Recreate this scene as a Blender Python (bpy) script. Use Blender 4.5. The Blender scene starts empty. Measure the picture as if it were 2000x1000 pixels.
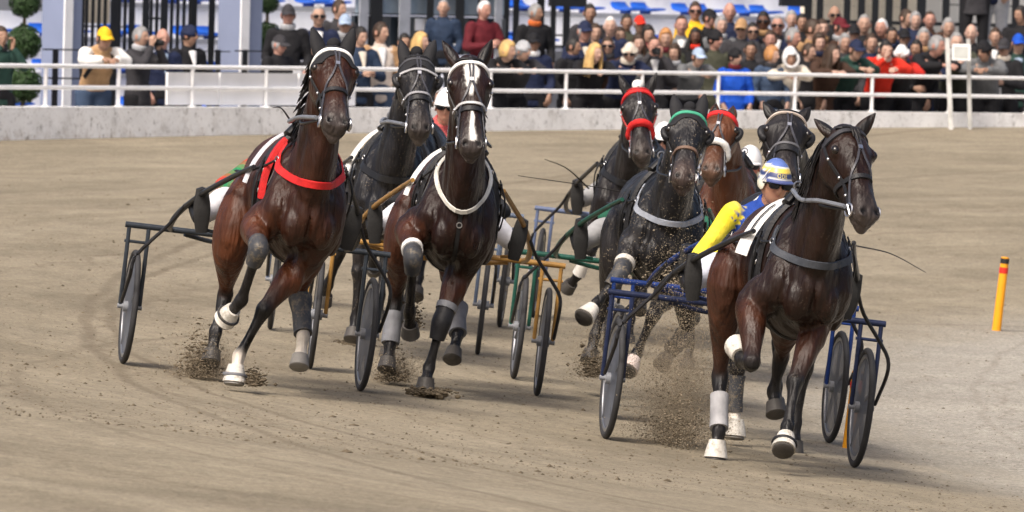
import bpy, bmesh, math, random
import numpy as np
from mathutils import Vector, Matrix, kdtree, bvhtree
random.seed(7); RNG = np.random.default_rng(7)
scene = bpy.context.scene
col = scene.collection
# ------------------------------------------------------------------ camera
FPX = 17000.0            # focal length in pixels of a 2000 px wide frame
CAMH = 2.68
PITCH = math.atan(530 / FPX)
ROLL = math.radians(1.5)
_F = np.array([0, math.cos(PITCH), -math.sin(PITCH)])
_R0 = np.array([1.0, 0, 0]); _U0 = np.array([0, math.sin(PITCH), math.cos(PITCH)])
CR = _R0 * math.cos(ROLL) + _U0 * math.sin(ROLL)
CU = -_R0 * math.sin(ROLL) + _U0 * math.cos(ROLL)
CP = np.array([0, 0, CAMH])
cam_d = bpy.data.cameras.new('camera'); cam = bpy.data.objects.new('camera', cam_d); col.objects.link(cam)
m = Matrix.Identity(4)
for i in range(3):
    m[i][0] = CR[i]; m[i][1] = CU[i]; m[i][2] = -_F[i]; m[i][3] = CP[i]
cam.matrix_world = m
cam_d.sensor_width = 36; cam_d.lens = FPX * 36 / 2000
cam_d.clip_start = 0.5; cam_d.clip_end = 3000
cam_d.dof.use_dof = True; cam_d.dof.focus_distance = 50.0
cam_d.dof.aperture_fstop = (cam_d.lens / 1000) / 0.030
scene.camera = cam
# ------------------------------------------------------------------ light
SUN_EL = math.radians(51)
SUN_DIR = Vector((-0.47, -0.88, 0)).normalized() * math.cos(SUN_EL) + Vector((0, 0, math.sin(SUN_EL)))  # towards the sun
world = bpy.data.worlds.new('World'); scene.world = world; world.use_nodes = True
wn = world.node_tree.nodes; wl = world.node_tree.links
sky = wn.new('ShaderNodeTexSky'); sky.sky_type = 'NISHITA'; sky.sun_disc = False
sky.sun_elevation = SUN_EL; sky.sun_rotation = math.atan2(SUN_DIR.x, SUN_DIR.y)
sky.air_density = 0.7; sky.dust_density = 8.0; sky.ozone_density = 0.6
wl.new(sky.outputs[0], wn['Background'].inputs[0]); wn['Background'].inputs[1].default_value = 0.135
sun_d = bpy.data.lights.new('sun', 'SUN'); sun_d.energy = 1.5; sun_d.angle = math.radians(13); sun_d.color = (1, 0.95, 0.88)
sun = bpy.data.objects.new('sun', sun_d); col.objects.link(sun)
sun.rotation_euler = SUN_DIR.to_track_quat('Z', 'Y').to_euler()
scene.view_settings.view_transform = 'Standard'; scene.view_settings.look = 'None'
scene.view_settings.exposure = 0.57; scene.view_settings.gamma = 1
scene.cycles.use_denoising = True
scene.cycles.max_bounces = 6

# ------------------------------------------------------------------ geometry of the place
CC = np.array([55.8, 59.4])      # centre of the bend
R_IN, R_WALL, BANK = 55.3, 69.2, 0.095
def gz(x, y):
    t = math.hypot(x - CC[0], y - CC[1]) - R_IN
    if t < -2: return BANK * (-2 + (t + 2) * 0.15)
    return BANK * t
def ray(px, py):
    return _F + CR * ((px - 1000) / FPX) + CU * ((500 - py) / FPX)
def at(px, py, D):
    d = ray(px, py); return CP + d * (D / d[1])
def gpt(px, D):
    py = 700.0
    for _ in range(30):
        p = at(px, py, D); e = p[2] - gz(p[0], p[1]); py += e * FPX / D
    p[2] = gz(p[0], p[1]); return p
def proj(p):
    v = np.asarray(p) - CP; z = v @ _F
    return 1000 + FPX * (v @ CR) / z, 500 - FPX * (v @ CU) / z

def nrm(v):
    v = np.asarray(v, float); return v / (np.linalg.norm(v) + 1e-12)
def tag(o, label=None, cat=None, group=None, kind=None):
    if label: o['label'] = label
    if cat: o['category'] = cat
    if group: o['group'] = group
    if kind: o['kind'] = kind
    return o
def empty(name, M=None):
    o = bpy.data.objects.new(name, None); o.empty_display_size = 0.1; col.objects.link(o)
    if M is not None: o.matrix_world = M
    return o
def mobj(name, me, parent=None, M=None, mat=None):
    o = bpy.data.objects.new(name, me); col.objects.link(o)
    if parent is not None: o.parent = parent
    if M is not None: o.matrix_world = M
    if mat is not None:
        me.materials.clear(); me.materials.append(mat)
    return o
def copy_tree(o, parent=None):
    c = o.copy(); col.objects.link(c); c.parent = parent
    for ch in list(o.children): copy_tree(ch, c)
    return c

# ------------------------------------------------------------------ materials
MATS = {}
def mat(name, colr=(0.5, 0.5, 0.5), rough=0.6, metal=0.0, spec=0.3, var=0.12, nscale=8.0, bump=0.0, bscale=60.0, attr=None, objcol=False, coat=0.0, alpha=1.0, sheen=0.0):
    if name in MATS: return MATS[name]
    M = bpy.data.materials.new(name); M.use_nodes = True; N = M.node_tree.nodes; L = M.node_tree.links
    b = N['Principled BSDF']
    b.inputs['Roughness'].default_value = rough; b.inputs['Metallic'].default_value = metal
    b.inputs['Specular IOR Level'].default_value = spec
    b.inputs['Coat Weight'].default_value = coat; b.inputs['Coat Roughness'].default_value = 0.25
    if sheen: b.inputs['Sheen Weight'].default_value = sheen
    tc = N.new('ShaderNodeTexCoord')
    nz = N.new('ShaderNodeTexNoise'); nz.inputs['Scale'].default_value = nscale; nz.inputs['Detail'].default_value = 5
    L.new(tc.outputs['Object'], nz.inputs['Vector'])
    mr = N.new('ShaderNodeMapRange'); mr.inputs[3].default_value = 1 - var; mr.inputs[4].default_value = 1 + var
    mr.inputs[1].default_value = 0.3; mr.inputs[2].default_value = 0.7
    L.new(nz.outputs['Fac'], mr.inputs[0])
    mx = N.new('ShaderNodeMix'); mx.data_type = 'RGBA'; mx.blend_type = 'MULTIPLY'; mx.inputs[0].default_value = 1
    if attr:
        a = N.new('ShaderNodeAttribute'); a.attribute_name = attr; L.new(a.outputs['Color'], mx.inputs[6])
    elif objcol:
        a = N.new('ShaderNodeObjectInfo'); L.new(a.outputs['Color'], mx.inputs[6])
    else:
        mx.inputs[6].default_value = (*colr, 1)
    L.new(mr.outputs[0], mx.inputs[7]); L.new(mx.outputs[2], b.inputs['Base Color'])
    if bump:
        n2 = N.new('ShaderNodeTexNoise'); n2.inputs['Scale'].default_value = bscale; n2.inputs['Detail'].default_value = 4
        L.new(tc.outputs['Object'], n2.inputs['Vector'])
        bp = N.new('ShaderNodeBump'); bp.inputs['Strength'].default_value = bump; bp.inputs['Distance'].default_value = 0.01
        L.new(n2.outputs['Fac'], bp.inputs['Height']); L.new(bp.outputs[0], b.inputs['Normal'])
    MATS[name] = M; return M

# ------------------------------------------------------------------ mesh building
class B:
    """collects verts / faces / vertex colours for one mesh"""
    def __init__(s): s.v = []; s.f = []; s.c = []
    def add(s, vs, fs, c=(1, 1, 1)):
        o = len(s.v); s.v.extend([tuple(map(float, p)) for p in vs])
        s.f.extend([tuple(i + o for i in f) for f in fs])
        s.c.extend(list(c) if (len(np.shape(c)) == 2) else [tuple(c)] * len(vs)); return s
    def loft(s, C, S, T, rs, rt, cols, n=16, pw=2.0, cap=0.45):
        C = np.asarray(C, float); k = len(C)
        th = np.linspace(0, 2 * np.pi, n, endpoint=False)
        ct, st = np.cos(th), np.sin(th)
        if pw != 2: ct = np.sign(ct) * np.abs(ct) ** (2 / pw); st = np.sign(st) * np.abs(st) ** (2 / pw)
        vs = []; cs = []
        for i in range(k):
            vs.append(C[i] + np.outer(ct, S[i]) * rs[i] + np.outer(st, T[i]) * rt[i]); cs += [tuple(cols[i])] * n
        vs = np.concatenate(vs)
        fs = []
        for i in range(k - 1):
            for j in range(n):
                a = i * n + j; b = i * n + (j + 1) % n
                fs.append((a, b, b + n, a + n))
        d0 = nrm(C[0] - C[1]) * cap * min(rs[0], rt[0]); d1 = nrm(C[-1] - C[-2]) * cap * min(rs[-1], rt[-1])
        vs = np.vstack([vs, C[0] + d0, C[-1] + d1]); cs += [tuple(cols[0]), tuple(cols[-1])]
        a0 = k * n
        for j in range(n):
            fs.append((a0, (j + 1) % n, j)); fs.append((a0 + 1, (k - 1) * n + j, (k - 1) * n + (j + 1) % n))
        return s.add(vs, fs, cs)
    def chain(s, P, rs, rt=None, side=(0, 1, 0), cols=None, sub=4, n=16, pw=2.0, cap=0.45):
        P = np.asarray(P, float); rs = np.asarray(rs, float); rt = rs if rt is None else np.asarray(rt, float)
        if cols is None: cols = [(1, 1, 1)] * len(P)
        cols = np.asarray(cols, float)
        if cols.ndim == 1: cols = np.tile(cols, (len(P), 1))
        A = np.hstack([P, rs[:, None], rt[:, None], cols]); A = crom(A, sub)
        C = A[:, :3]; Tn = np.gradient(C, axis=0)
        S = []; T = []
        sd = np.asarray(side, float)
        for i in range(len(C)):
            t = nrm(Tn[i]); q = sd - t * (sd @ t)
            if np.linalg.norm(q) < 0.05: q = np.cross(t, (0.3, 0.5, 0.8))
            q = nrm(q); S.append(q); T.append(np.cross(t, q)); 
        return s.loft(C, S, T, np.abs(A[:, 3]), np.abs(A[:, 4]), np.clip(A[:, 5:8], 0, 1), n, pw, cap)
    def ball(s, c, r, colr=(1, 1, 1), axes=None, n=12, m=8):
        r = np.broadcast_to(np.asarray(r, float), 3); axes = np.eye(3) if axes is None else np.asarray(axes)
        vs = [np.asarray(c) + axes[2] * r[2]]
        for i in range(1, m):
            p = math.pi * i / m
            for j in range(n):
                t = 2 * math.pi * j / n
                vs.append(np.asarray(c) + axes[0] * r[0] * math.sin(p) * math.cos(t) + axes[1] * r[1] * math.sin(p) * math.sin(t) + axes[2] * r[2] * math.cos(p))
        vs.append(np.asarray(c) - axes[2] * r[2]); fs = []
        for j in range(n):
            fs.append((0, 1 + j, 1 + (j + 1) % n)); fs.append((len(vs) - 1, 1 + (m - 2) * n + (j + 1) % n, 1 + (m - 2) * n + j))
        for i in range(m - 2):
            for j in range(n):
                a = 1 + i * n + j; b = 1 + i * n + (j + 1) % n; fs.append((a, a + n, b + n, b))
        return s.add(vs, fs, colr)
    def box(s, lo, hi, colr=(1, 1, 1)):
        x0, y0, z0 = lo; x1, y1, z1 = hi
        return s.add([(x0, y0, z0), (x1, y0, z0), (x1, y1, z0), (x0, y1, z0), (x0, y0, z1), (x1, y0, z1), (x1, y1, z1), (x0, y1, z1)],
                     [(0, 3, 2, 1), (4, 5, 6, 7), (0, 1, 5, 4), (1, 2, 6, 5), (2, 3, 7, 6), (3, 0, 4, 7)], colr)
    def torus(s, c, R, r, ax, colr=(1, 1, 1), n=48, m=10):
        ax = nrm(ax); q = nrm(np.cross(ax, (0.31, 0.9, 0.2))); w = np.cross(ax, q); vs = []; fs = []
        rr = np.broadcast_to(np.asarray(r, float), 2)
        for i in range(n):
            t = 2 * math.pi * i / n; e = q * math.cos(t) + w * math.sin(t)
            for j in range(m):
                p = 2 * math.pi * j / m; vs.append(np.asarray(c) + e * (R + rr[0] * math.cos(p)) + ax * rr[1] * math.sin(p))
        for i in range(n):
            for j in range(m):
                fs.append((i * m + j, ((i + 1) % n) * m + j, ((i + 1) % n) * m + (j + 1) % m, i * m + (j + 1) % m))
        return s.add(vs, fs, colr)
    def ribbon(s, P, Nn, width, thick, colr=(1, 1, 1), closed=False):
        """flat strap: P on the surface, Nn outward normals"""
        P = np.asarray(P, float); Nn = np.asarray(Nn, float); k = len(P)
        if closed: T = np.roll(P, -1, 0) - np.roll(P, 1, 0)
        else: T = np.gradient(P, axis=0)
        wd = np.broadcast_to(np.asarray(width, float), k)
        vs = []; fs = []
        for i in range(k):
            t = nrm(T[i]); w = nrm(np.cross(t, Nn[i])); nn = np.cross(w, t)
            if nn @ Nn[i] < 0: nn = -nn
            h = wd[i] / 2
            vs += [P[i] - w * h, P[i] - w * h * 0.85 + nn * thick, P[i] + w * h * 0.85 + nn * thick, P[i] + w * h]
        r = k if closed else k - 1
        for i in range(r):
            a = i * 4; b = ((i + 1) % k) * 4
            for j in range(4): fs.append((a + j, a + (j + 1) % 4, b + (j + 1) % 4, b + j))
        if not closed: fs += [(0, 3, 2, 1), ((k - 1) * 4, (k - 1) * 4 + 1, (k - 1) * 4 + 2, (k - 1) * 4 + 3)]
        return s.add(vs, fs, colr)
    def tube(s, P, r, colr=(1, 1, 1), n=8, sub=1, side=(0.2, 0.5, 0.7)):
        P = np.asarray(P, float); r = np.broadcast_to(np.asarray(r, float), len(P))
        return s.chain(P, r, None, side, [colr] * len(P), sub, n, cap=0.1)
    def me(s, name, smooth=True, color=True):
        me = bpy.data.meshes.new(name); me.from_pydata(s.v, [], s.f)
        if color:
            a = me.attributes.new('Col', 'FLOAT_COLOR', 'POINT')
            a.data.foreach_set('color', np.hstack([np.asarray(s.c, float), np.ones((len(s.c), 1))]).ravel())
        bm = bmesh.new(); bm.from_mesh(me); bmesh.ops.recalc_face_normals(bm, faces=bm.faces); bm.to_mesh(me); bm.free()
        if smooth:
            me.polygons.foreach_set('use_smooth', [True] * len(me.polygons)); me.set_sharp_from_angle(angle=math.radians(42))
        return me
    def obj(s, name, mt, parent=None, M=None, smooth=True, color=False):
        return mobj(name, s.me(name, smooth, color), parent, M, mt)

def crom(A, sub):
    if sub <= 1: return A
    A = np.asarray(A, float); k = len(A); out = []
    Q = np.vstack([2 * A[0] - A[1], A, 2 * A[-1] - A[-2]])
    for i in range(k - 1):
        p0, p1, p2, p3 = Q[i], Q[i + 1], Q[i + 2], Q[i + 3]
        for j in range(sub):
            t = j / sub
            out.append(0.5 * (2 * p1 + (p2 - p0) * t + (2 * p0 - 5 * p1 + 4 * p2 - p3) * t * t + (3 * p1 - p0 - 3 * p2 + p3) * t ** 3))
    out.append(A[-1]); return np.array(out)

def union(name, b, vox, smooth=3, extra=None, color=True, post=None, blend=4):
    """one continuous skin round all the overlapping volumes in b"""
    src = bpy.data.meshes.new('tmp'); src.from_pydata(b.v, [], b.f)
    o = bpy.data.objects.new('tmp', src); col.objects.link(o)
    r = o.modifiers.new('r', 'REMESH'); r.mode = 'VOXEL'; r.voxel_size = vox
    if smooth:
        sm = o.modifiers.new('s', 'SMOOTH'); sm.factor = 0.5; sm.iterations = smooth
    dg = bpy.context.evaluated_depsgraph_get()
    me = bpy.data.meshes.new_from_object(o.evaluated_get(dg)); me.name = name
    bpy.data.objects.remove(o); bpy.data.meshes.remove(src)
    n = len(me.vertices); co = np.empty(n * 3); me.vertices.foreach_get('co', co); co = co.reshape(-1, 3)
    cols = np.ones((n, 4))
    if color:
        kd = kdtree.KDTree(len(b.v))
        for i, p in enumerate(b.v): kd.insert(p, i)
        kd.balance(); bc = np.asarray(b.c, float)
        for i in range(n):
            h = kd.find_n(co[i], blend); w = np.array([1 / (q[2] + 0.004) for q in h])
            cols[i, :3] = (bc[[q[1] for q in h]] * w[:, None]).sum(0) / w.sum()
    if post:
        nn = np.empty(n * 3); me.vertices.foreach_get('normal', nn); nn = nn.reshape(-1, 3)
        co, cols[:, :3] = post(co, nn, cols[:, :3]); me.vertices.foreach_set('co', co.ravel())
    if extra is not None:
        bm = bmesh.new(); bm.from_mesh(me); off = len(bm.verts)
        for p in extra.v: bm.verts.new(p)
        bm.verts.ensure_lookup_table()
        for f in extra.f:
            try: bm.faces.new([bm.verts[off + i] for i in f])
            except ValueError: pass
        bm.to_mesh(me); bm.free(); cols = np.vstack([cols, np.hstack([np.asarray(extra.c, float), np.ones((len(extra.c), 1))])])
    if color:
        a = me.attributes.new('Col', 'FLOAT_COLOR', 'POINT'); a.data.foreach_set('color', cols.ravel())
    me.polygons.foreach_set('use_smooth', [True] * len(me.polygons)); me.update()
    return me

def frame(px, D, yaw=0.0, lean=0.0):
    """ground frame on the banked bend: X along travel, Y inwards (image right), Z off the track"""
    O = gpt(px, D); rad = nrm([O[0] - CC[0], O[1] - CC[1], 0])
    f = np.array([-rad[1], rad[0], 0]);
    if f[1] > 0: f = -f
    n = nrm(np.array([0, 0, 1]) - BANK * rad)
    c, s = math.cos(math.radians(yaw)), math.sin(math.radians(yaw))
    l = np.cross(n, f); f, l = f * c + l * s, l * c - f * s
    c, s = math.cos(math.radians(lean)), math.sin(math.radians(lean))
    n, l = n * c + l * s, l * c - n * s
    M = np.eye(4); M[:3, 0] = f; M[:3, 1] = l; M[:3, 2] = n; M[:3, 3] = O
    return M
def mw(M): return Matrix([list(r) for r in M])
class Fr:
    def __init__(s, px, D, yaw=0, lean=0): s.M = frame(px, D, yaw, lean); s.I = np.linalg.inv(s.M)
    def J(s, px, py, u):
        d = s.I[:3, :3] @ ray(px, py); o = s.I[:3, :3] @ CP + s.I[:3, 3]
        t = (u - o[0]) / d[0]; return o + d * t
    def pix(s, p): return proj(s.M[:3, :3] @ np.asarray(p) + s.M[:3, 3])
# ------------------------------------------------------------------ ground
def gz(x, y):
    r = math.hypot(x - CC[0], y - CC[1]); t = r - R_IN
    z = BANK * t if t > -2 else BANK * (-2 + (t + 2) * 0.15)
    if t > 5: z = BANK * 5 + (t - 5) * 0.058
    k = min(1, max(0, (r - 60) / 9)); k = k * k * (3 - 2 * k)
    return z + k * 0.0115 * max(-14, min(14, y - 100))
APRON = 0.5
def wall_pt(px):
    """where the column px of the photograph meets the wall arc"""
    D = 95.0
    for _ in range(60):
        p = at(px, 210, D); r = math.hypot(p[0] - CC[0], p[1] - CC[1]); D += (R_WALL - r) * 0.9
    return p
def phi_of(p): return math.atan2(p[1] - CC[1], p[0] - CC[0])
def arc(phi, r, z): return np.array([CC[0] + r * math.cos(phi), CC[1] + r * math.sin(phi), z])
PH_L, PH_R = phi_of(wall_pt(0)), phi_of(wall_pt(2000))       # PH_L > PH_R

_g = lambda px, py: next(((float(p[0]), float(p[1])) for D in np.arange(40, 110, .1) for p in [at(px, py, D)] if p[2] <= gz(p[0], p[1])), (0.0, 60.0))
WHEEL_ARCS = [(_g(345, 487), _g(168, 620), _g(330, 778), .07, .5), (_g(400, 500), _g(215, 610), _g(360, 742), .06, .55), (_g(2000, 672), _g(1908, 762), _g(2000, 880), .05, .22), (_g(700, 640), _g(90, 700), _g(420, 900), .06, .3)]
def track_material():
    M = bpy.data.materials.new('track_dirt'); M.use_nodes = True; N = M.node_tree.nodes; L = M.node_tree.links
    b = N['Principled BSDF']; b.inputs['Roughness'].default_value = 0.95; b.inputs['Specular IOR Level'].default_value = 0.15
    def new(t, **k):
        n = N.new(t)
        for a, v in k.items(): setattr(n, a, v)
        return n
    def math_(op, a, b_=None):
        n = new('ShaderNodeMath', operation=op)
        for i, q in enumerate((a, b_)):
            if q is None: continue
            if isinstance(q, (int, float)): n.inputs[i].default_value = q
            else: L.new(q, n.inputs[i])
        return n.outputs[0]
    geo = new('ShaderNodeNewGeometry'); sep = new('ShaderNodeSeparateXYZ'); L.new(geo.outputs['Position'], sep.inputs[0])
    dx = math_('SUBTRACT', sep.outputs[0], float(CC[0])); dy = math_('SUBTRACT', sep.outputs[1], float(CC[1]))
    r = math_('SQRT', math_('ADD', math_('MULTIPLY', dx, dx), math_('MULTIPLY', dy, dy)))
    ph = math_('MULTIPLY', math_('ARCTAN2', dy, math_('MULTIPLY', dx, -1.0)), 60.0)   # arc length
    def noise(vec, sc, det=5, rough=0.6):
        n = new('ShaderNodeTexNoise'); n.inputs['Scale'].default_value = sc; n.inputs['Detail'].default_value = det; n.inputs['Roughness'].default_value = rough
        L.new(vec, n.inputs['Vector']); return n.outputs['Fac']
    def vec(a, b_):
        n = new('ShaderNodeCombineXYZ'); L.new(a, n.inputs[0]); L.new(b_, n.inputs[1]); return n.outputs[0]
    wob = noise(geo.outputs['Position'], 0.35, 3)
    r2 = math_('ADD', r, math_('MULTIPLY', math_('SUBTRACT', wob, 0.5), 1.2))
    streak = noise(vec(r2, math_('MULTIPLY', ph, 0.07)), 1.6, 6, 0.7)        # harrow lines along the bend
    fine = noise(vec(r2, math_('MULTIPLY', ph, 0.16)), 5.5, 4, 0.7)
    patch = noise(geo.outputs['Position'], 0.55, 5, 0.65)
    grain = noise(geo.outputs['Position'], 38, 3, 0.7)
    clod = noise(geo.outputs['Position'], 9, 5, 0.75)
    def ramp(f, stops):
        n = new('ShaderNodeValToRGB'); e = n.color_ramp.elements
        e[0].position, e[0].color = stops[0][0], (*stops[0][1], 1); e[1].position, e[1].color = stops[-1][0], (*stops[-1][1], 1)
        for p, c in stops[1:-1]: q = e.new(p); q.color = (*c, 1)
        L.new(f, n.inputs[0]); return n.outputs[0]
    def mix(f, a, b_, mode='MIX'):
        n = new('ShaderNodeMix', data_type='RGBA', blend_type=mode)
        if isinstance(f, (int, float)): n.inputs[0].default_value = f
        else: L.new(f, n.inputs[0])
        for i, q in ((6, a), (7, b_)):
            if isinstance(q, tuple): n.inputs[i].default_value = (*q, 1)
            else: L.new(q, n.inputs[i])
        return n.outputs[2]
    g = (0.5, 0.5, 0.5)
    dirt = ramp(streak, [(0.3, (0.198, 0.168, 0.119)), (0.5, (0.246, 0.211, 0.151)), (0.72, (0.294, 0.255, 0.187))])
    dirt = mix(0.4, dirt, ramp(fine, [(0.3, (0.36,) * 3), (0.7, (0.62,) * 3)]), 'OVERLAY')
    dirt = mix(0.5, dirt, ramp(patch, [(0.35, (0.38, 0.38, 0.38)), (0.65, (0.6, 0.6, 0.6))]), 'OVERLAY')
    stone = ramp(grain, [(0.3, (0.27, 0.25, 0.21)), (0.7, (0.385, 0.36, 0.31))])
    stone = mix(0.5, stone, ramp(patch, [(0.3, (0.36, 0.36, 0.36)), (0.7, (0.6, 0.6, 0.6))]), 'OVERLAY')
    edge = new('ShaderNodeMapRange', interpolation_type='SMOOTHSTEP')
    edge.inputs[1].default_value = 55.0; edge.inputs[2].default_value = 52.6
    L.new(math_('ADD', r2, math_('MULTIPLY', math_('SUBTRACT', streak, 0.5), 1.5)), edge.inputs[0])
    cl = mix(edge.outputs[0], dirt, stone)
    # narrow wheel marks
    for rr, w, s in ((58.55, 0.055, 0.35), (59.9, 0.06, 0.3), (57.1, 0.05, 0.25), (52.35, 0.04, 0.28), (61.5, 0.05, 0.22)):
        rq = math_('ADD', r, math_('MULTIPLY', math_('SUBTRACT', noise(vec(math_('MULTIPLY', ph, 0.05), ph), 0.9, 1), 0.5), 0.7))
        k = new('ShaderNodeMapRange', interpolation_type='SMOOTHSTEP'); k.inputs[1].default_value = w; k.inputs[2].default_value = 0; k.inputs[3].default_value = 0; k.inputs[4].default_value = s
        L.new(math_('ABSOLUTE', math_('SUBTRACT', rq, rr)), k.inputs[0])
        cl = mix(k.outputs[0], cl, (0.13, 0.1, 0.07))
    # sweeping wheel marks left by turning carts
    for (ax, ay), (bx, by), (cx_, cy_), w, s in WHEEL_ARCS:
        d_ = 2 * (ax * (by - cy_) + bx * (cy_ - ay) + cx_ * (ay - by)); ux = ((ax * ax + ay * ay) * (by - cy_) + (bx * bx + by * by) * (cy_ - ay) + (cx_ * cx_ + cy_ * cy_) * (ay - by)) / d_; uy = ((ax * ax + ay * ay) * (cx_ - bx) + (bx * bx + by * by) * (ax - cx_) + (cx_ * cx_ + cy_ * cy_) * (bx - ax)) / d_; rr = math.hypot(ax - ux, ay - uy)
        ex = math_('SUBTRACT', sep.outputs[0], ux); ey = math_('SUBTRACT', sep.outputs[1], uy)
        rq = math_('ADD', math_('SQRT', math_('ADD', math_('MULTIPLY', ex, ex), math_('MULTIPLY', ey, ey))), math_('MULTIPLY', math_('SUBTRACT', wob, 0.5), 0.25))
        k = new('ShaderNodeMapRange', interpolation_type='SMOOTHSTEP'); k.inputs[1].default_value = w; k.inputs[2].default_value = w * .2; k.inputs[3].default_value = 0; k.inputs[4].default_value = s
        L.new(math_('ABSOLUTE', math_('SUBTRACT', rq, rr)), k.inputs[0]); hx = math_('LESS_THAN', ex, 0.0)
        cl = mix(math_('MULTIPLY', math_('MULTIPLY', k.outputs[0], hx), math_('ADD', patch, 0.3)), cl, (0.115, 0.09, 0.062))
    cl = mix(0.38, cl, ramp(clod, [(0.3, (0.3,) * 3), (0.7, (0.7,) * 3)]), 'OVERLAY')
    cl = mix(0.75, cl, ramp(grain, [(0.28, (0.25,) * 3), (0.72, (0.75,) * 3)]), 'OVERLAY')
    L.new(cl, b.inputs['Base Color'])
    h = math_('ADD', math_('ADD', math_('MULTIPLY', clod, 0.8), math_('MULTIPLY', grain, 0.35)), math_('MULTIPLY', fine, 0.6))
    bp = new('ShaderNodeBump'); bp.inputs['Strength'].default_value = 0.55; bp.inputs['Distance'].default_value = 0.06
    L.new(h, bp.inputs['Height']); L.new(bp.outputs[0], b.inputs['Normal'])
    return M

def polar_sheet(name, rs, phis, zf, mt):
    vs = []; fs = []; n = len(phis)
    for r in rs:
        for p in phis:
            x, y = CC[0] + r * math.cos(p), CC[1] + r * math.sin(p); vs.append((x, y, zf(x, y)))
    for i in range(len(rs) - 1):
        for j in range(n - 1):
            a = i * n + j; fs.append((a, a + 1, a + n + 1, a + n))
    b = B(); b.add(vs, fs); o = b.obj(name, mt); return o
phs = np.linspace(-math.pi, math.pi, 361)
o = polar_sheet('track', list(np.arange(20, 50, 3)) + list(np.arange(50, R_WALL + 0.11, 0.35)) + [R_WALL + 0.12], phs, gz, track_material()); tag(o, kind='structure')
conc = mat('apron_concrete', (0.30, 0.30, 0.30), 0.9, var=0.2, nscale=1.2, bump=0.3, bscale=30)
o = polar_sheet('apron', [R_WALL + 0.1, 72, 76, 85, 100, 140, 250, 600, 1500], np.linspace(-math.pi, math.pi, 91), lambda x, y: APRON, conc); tag(o, kind='structure')
o = polar_sheet('infield', [0.2, 5, 12, 21], np.linspace(-math.pi, math.pi, 91), lambda x, y: gz(CC[0] - 20, CC[1]) - 0.02, mat('infield_grass', (0.07, 0.1, 0.035), 0.95, var=0.4, nscale=3)); tag(o, kind='structure')

# ------------------------------------------------------------------ wall and rail fence
def paint_material():
    M = mat('wall_paint', (0.9, 0.9, 0.89), 0.75, var=0.1, nscale=2.0, bump=0.35, bscale=14)
    N = M.node_tree.nodes; L = M.node_tree.links; b = N['Principled BSDF']
    src = b.inputs['Base Color'].links[0].from_socket
    g = N.new('ShaderNodeNewGeometry')
    def spots(sc, lo, hi, colr, zlo=None, zhi=None):
        nonlocal src
        n = N.new('ShaderNodeTexNoise'); n.inputs['Scale'].default_value = sc; n.inputs['Detail'].default_value = 7; n.inputs['Roughness'].default_value = 0.72
        L.new(g.outputs['Position'], n.inputs['Vector'])
        r = N.new('ShaderNodeMapRange'); r.inputs[1].default_value = lo; r.inputs[2].default_value = hi; L.new(n.outputs['Fac'], r.inputs[0]); f = r.outputs[0]
        if zlo is not None:
            s = N.new('ShaderNodeSeparateXYZ'); L.new(g.outputs['Position'], s.inputs[0])
            q = N.new('ShaderNodeMapRange'); q.inputs[1].default_value = zlo; q.inputs[2].default_value = zhi; L.new(s.outputs[2], q.inputs[0])
            mu = N.new('ShaderNodeMath'); mu.operation = 'MULTIPLY'; L.new(f, mu.inputs[0]); L.new(q.outputs[0], mu.inputs[1]); f = mu.outputs[0]
        x = N.new('ShaderNodeMix'); x.data_type = 'RGBA'; L.new(f, x.inputs[0]); L.new(src, x.inputs[6]); x.inputs[7].default_value = (*colr, 1); src = x.outputs[2]
    spots(3.5, 0.52, 0.80, (0.5, 0.48, 0.45)); spots(9, 0.57, 0.70, (0.24, 0.23, 0.21)); spots(24, 0.58, 0.68, (0.3, 0.28, 0.25)); spots(6, 0.45, 0.75, (0.36, 0.29, 0.21), 1.04, 0.90)
    L.new(src, b.inputs['Base Color']); return M
WALL_TOP = 1.25
def arc_box(name, ph0, ph1, r0, r1, z0, z1, mt, parent=None, seg=80, zb=None):
    b = B(); vs = []; fs = []
    for i in range(seg + 1):
        p = ph0 + (ph1 - ph0) * i / seg
        vs += [arc(p, r0, z0), arc(p, r1, z0), arc(p, r1, z1), arc(p, r0 + (0.015 if zb else 0), z1)]
    for i in range(seg):
        a = i * 4
        for j in range(4): fs.append((a + j, a + (j + 1) % 4, a + 4 + (j + 1) % 4, a + 4 + j))
    fs += [(0, 1, 2, 3), tuple(seg * 4 + k for k in (3, 2, 1, 0))]
    b.add(vs, fs); return b.obj(name, mt, parent, smooth=False)
dph = (PH_L - PH_R)
o = arc_box('track_wall', PH_L + dph * 1.1, PH_R - dph * 1.1, R_WALL, R_WALL + 0.28, 0.2, WALL_TOP, paint_material(), seg=160, zb=True)
tag(o, 'low white painted concrete wall with weather stains along the outer edge of the track', 'wall')
white_metal = mat('white_railing_paint', (0.86, 0.86, 0.86), 0.45, var=0.06, nscale=6)
RF = R_WALL + 0.16
fence = empty('rail_fence', Matrix.Translation(arc((PH_L + PH_R) / 2, RF, WALL_TOP)))
tag(fence, 'white tubular two-rail fence on top of the low wall in front of the crowd', 'fence')
def keep(o, par):
    """parent without moving"""
    o.parent = par; o.matrix_parent_inverse = par.matrix_world.inverted(); return o
Z_TOP, Z_LOW = 1.685, 1.455
pa, pb = phi_of(wall_pt(113)), phi_of(wall_pt(1722)); step = (pb - pa) / 11
for nm, z in (('top_rail', Z_TOP), ('lower_rail', Z_LOW)):
    b = B(); b.tube([arc(PH_L + dph * 0.5 + (PH_R - PH_L) * 2.0 * i / 100, RF, z) for i in range(101)], 0.023); keep(b.obj(nm, white_metal), fence)
post_me = None
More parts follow.
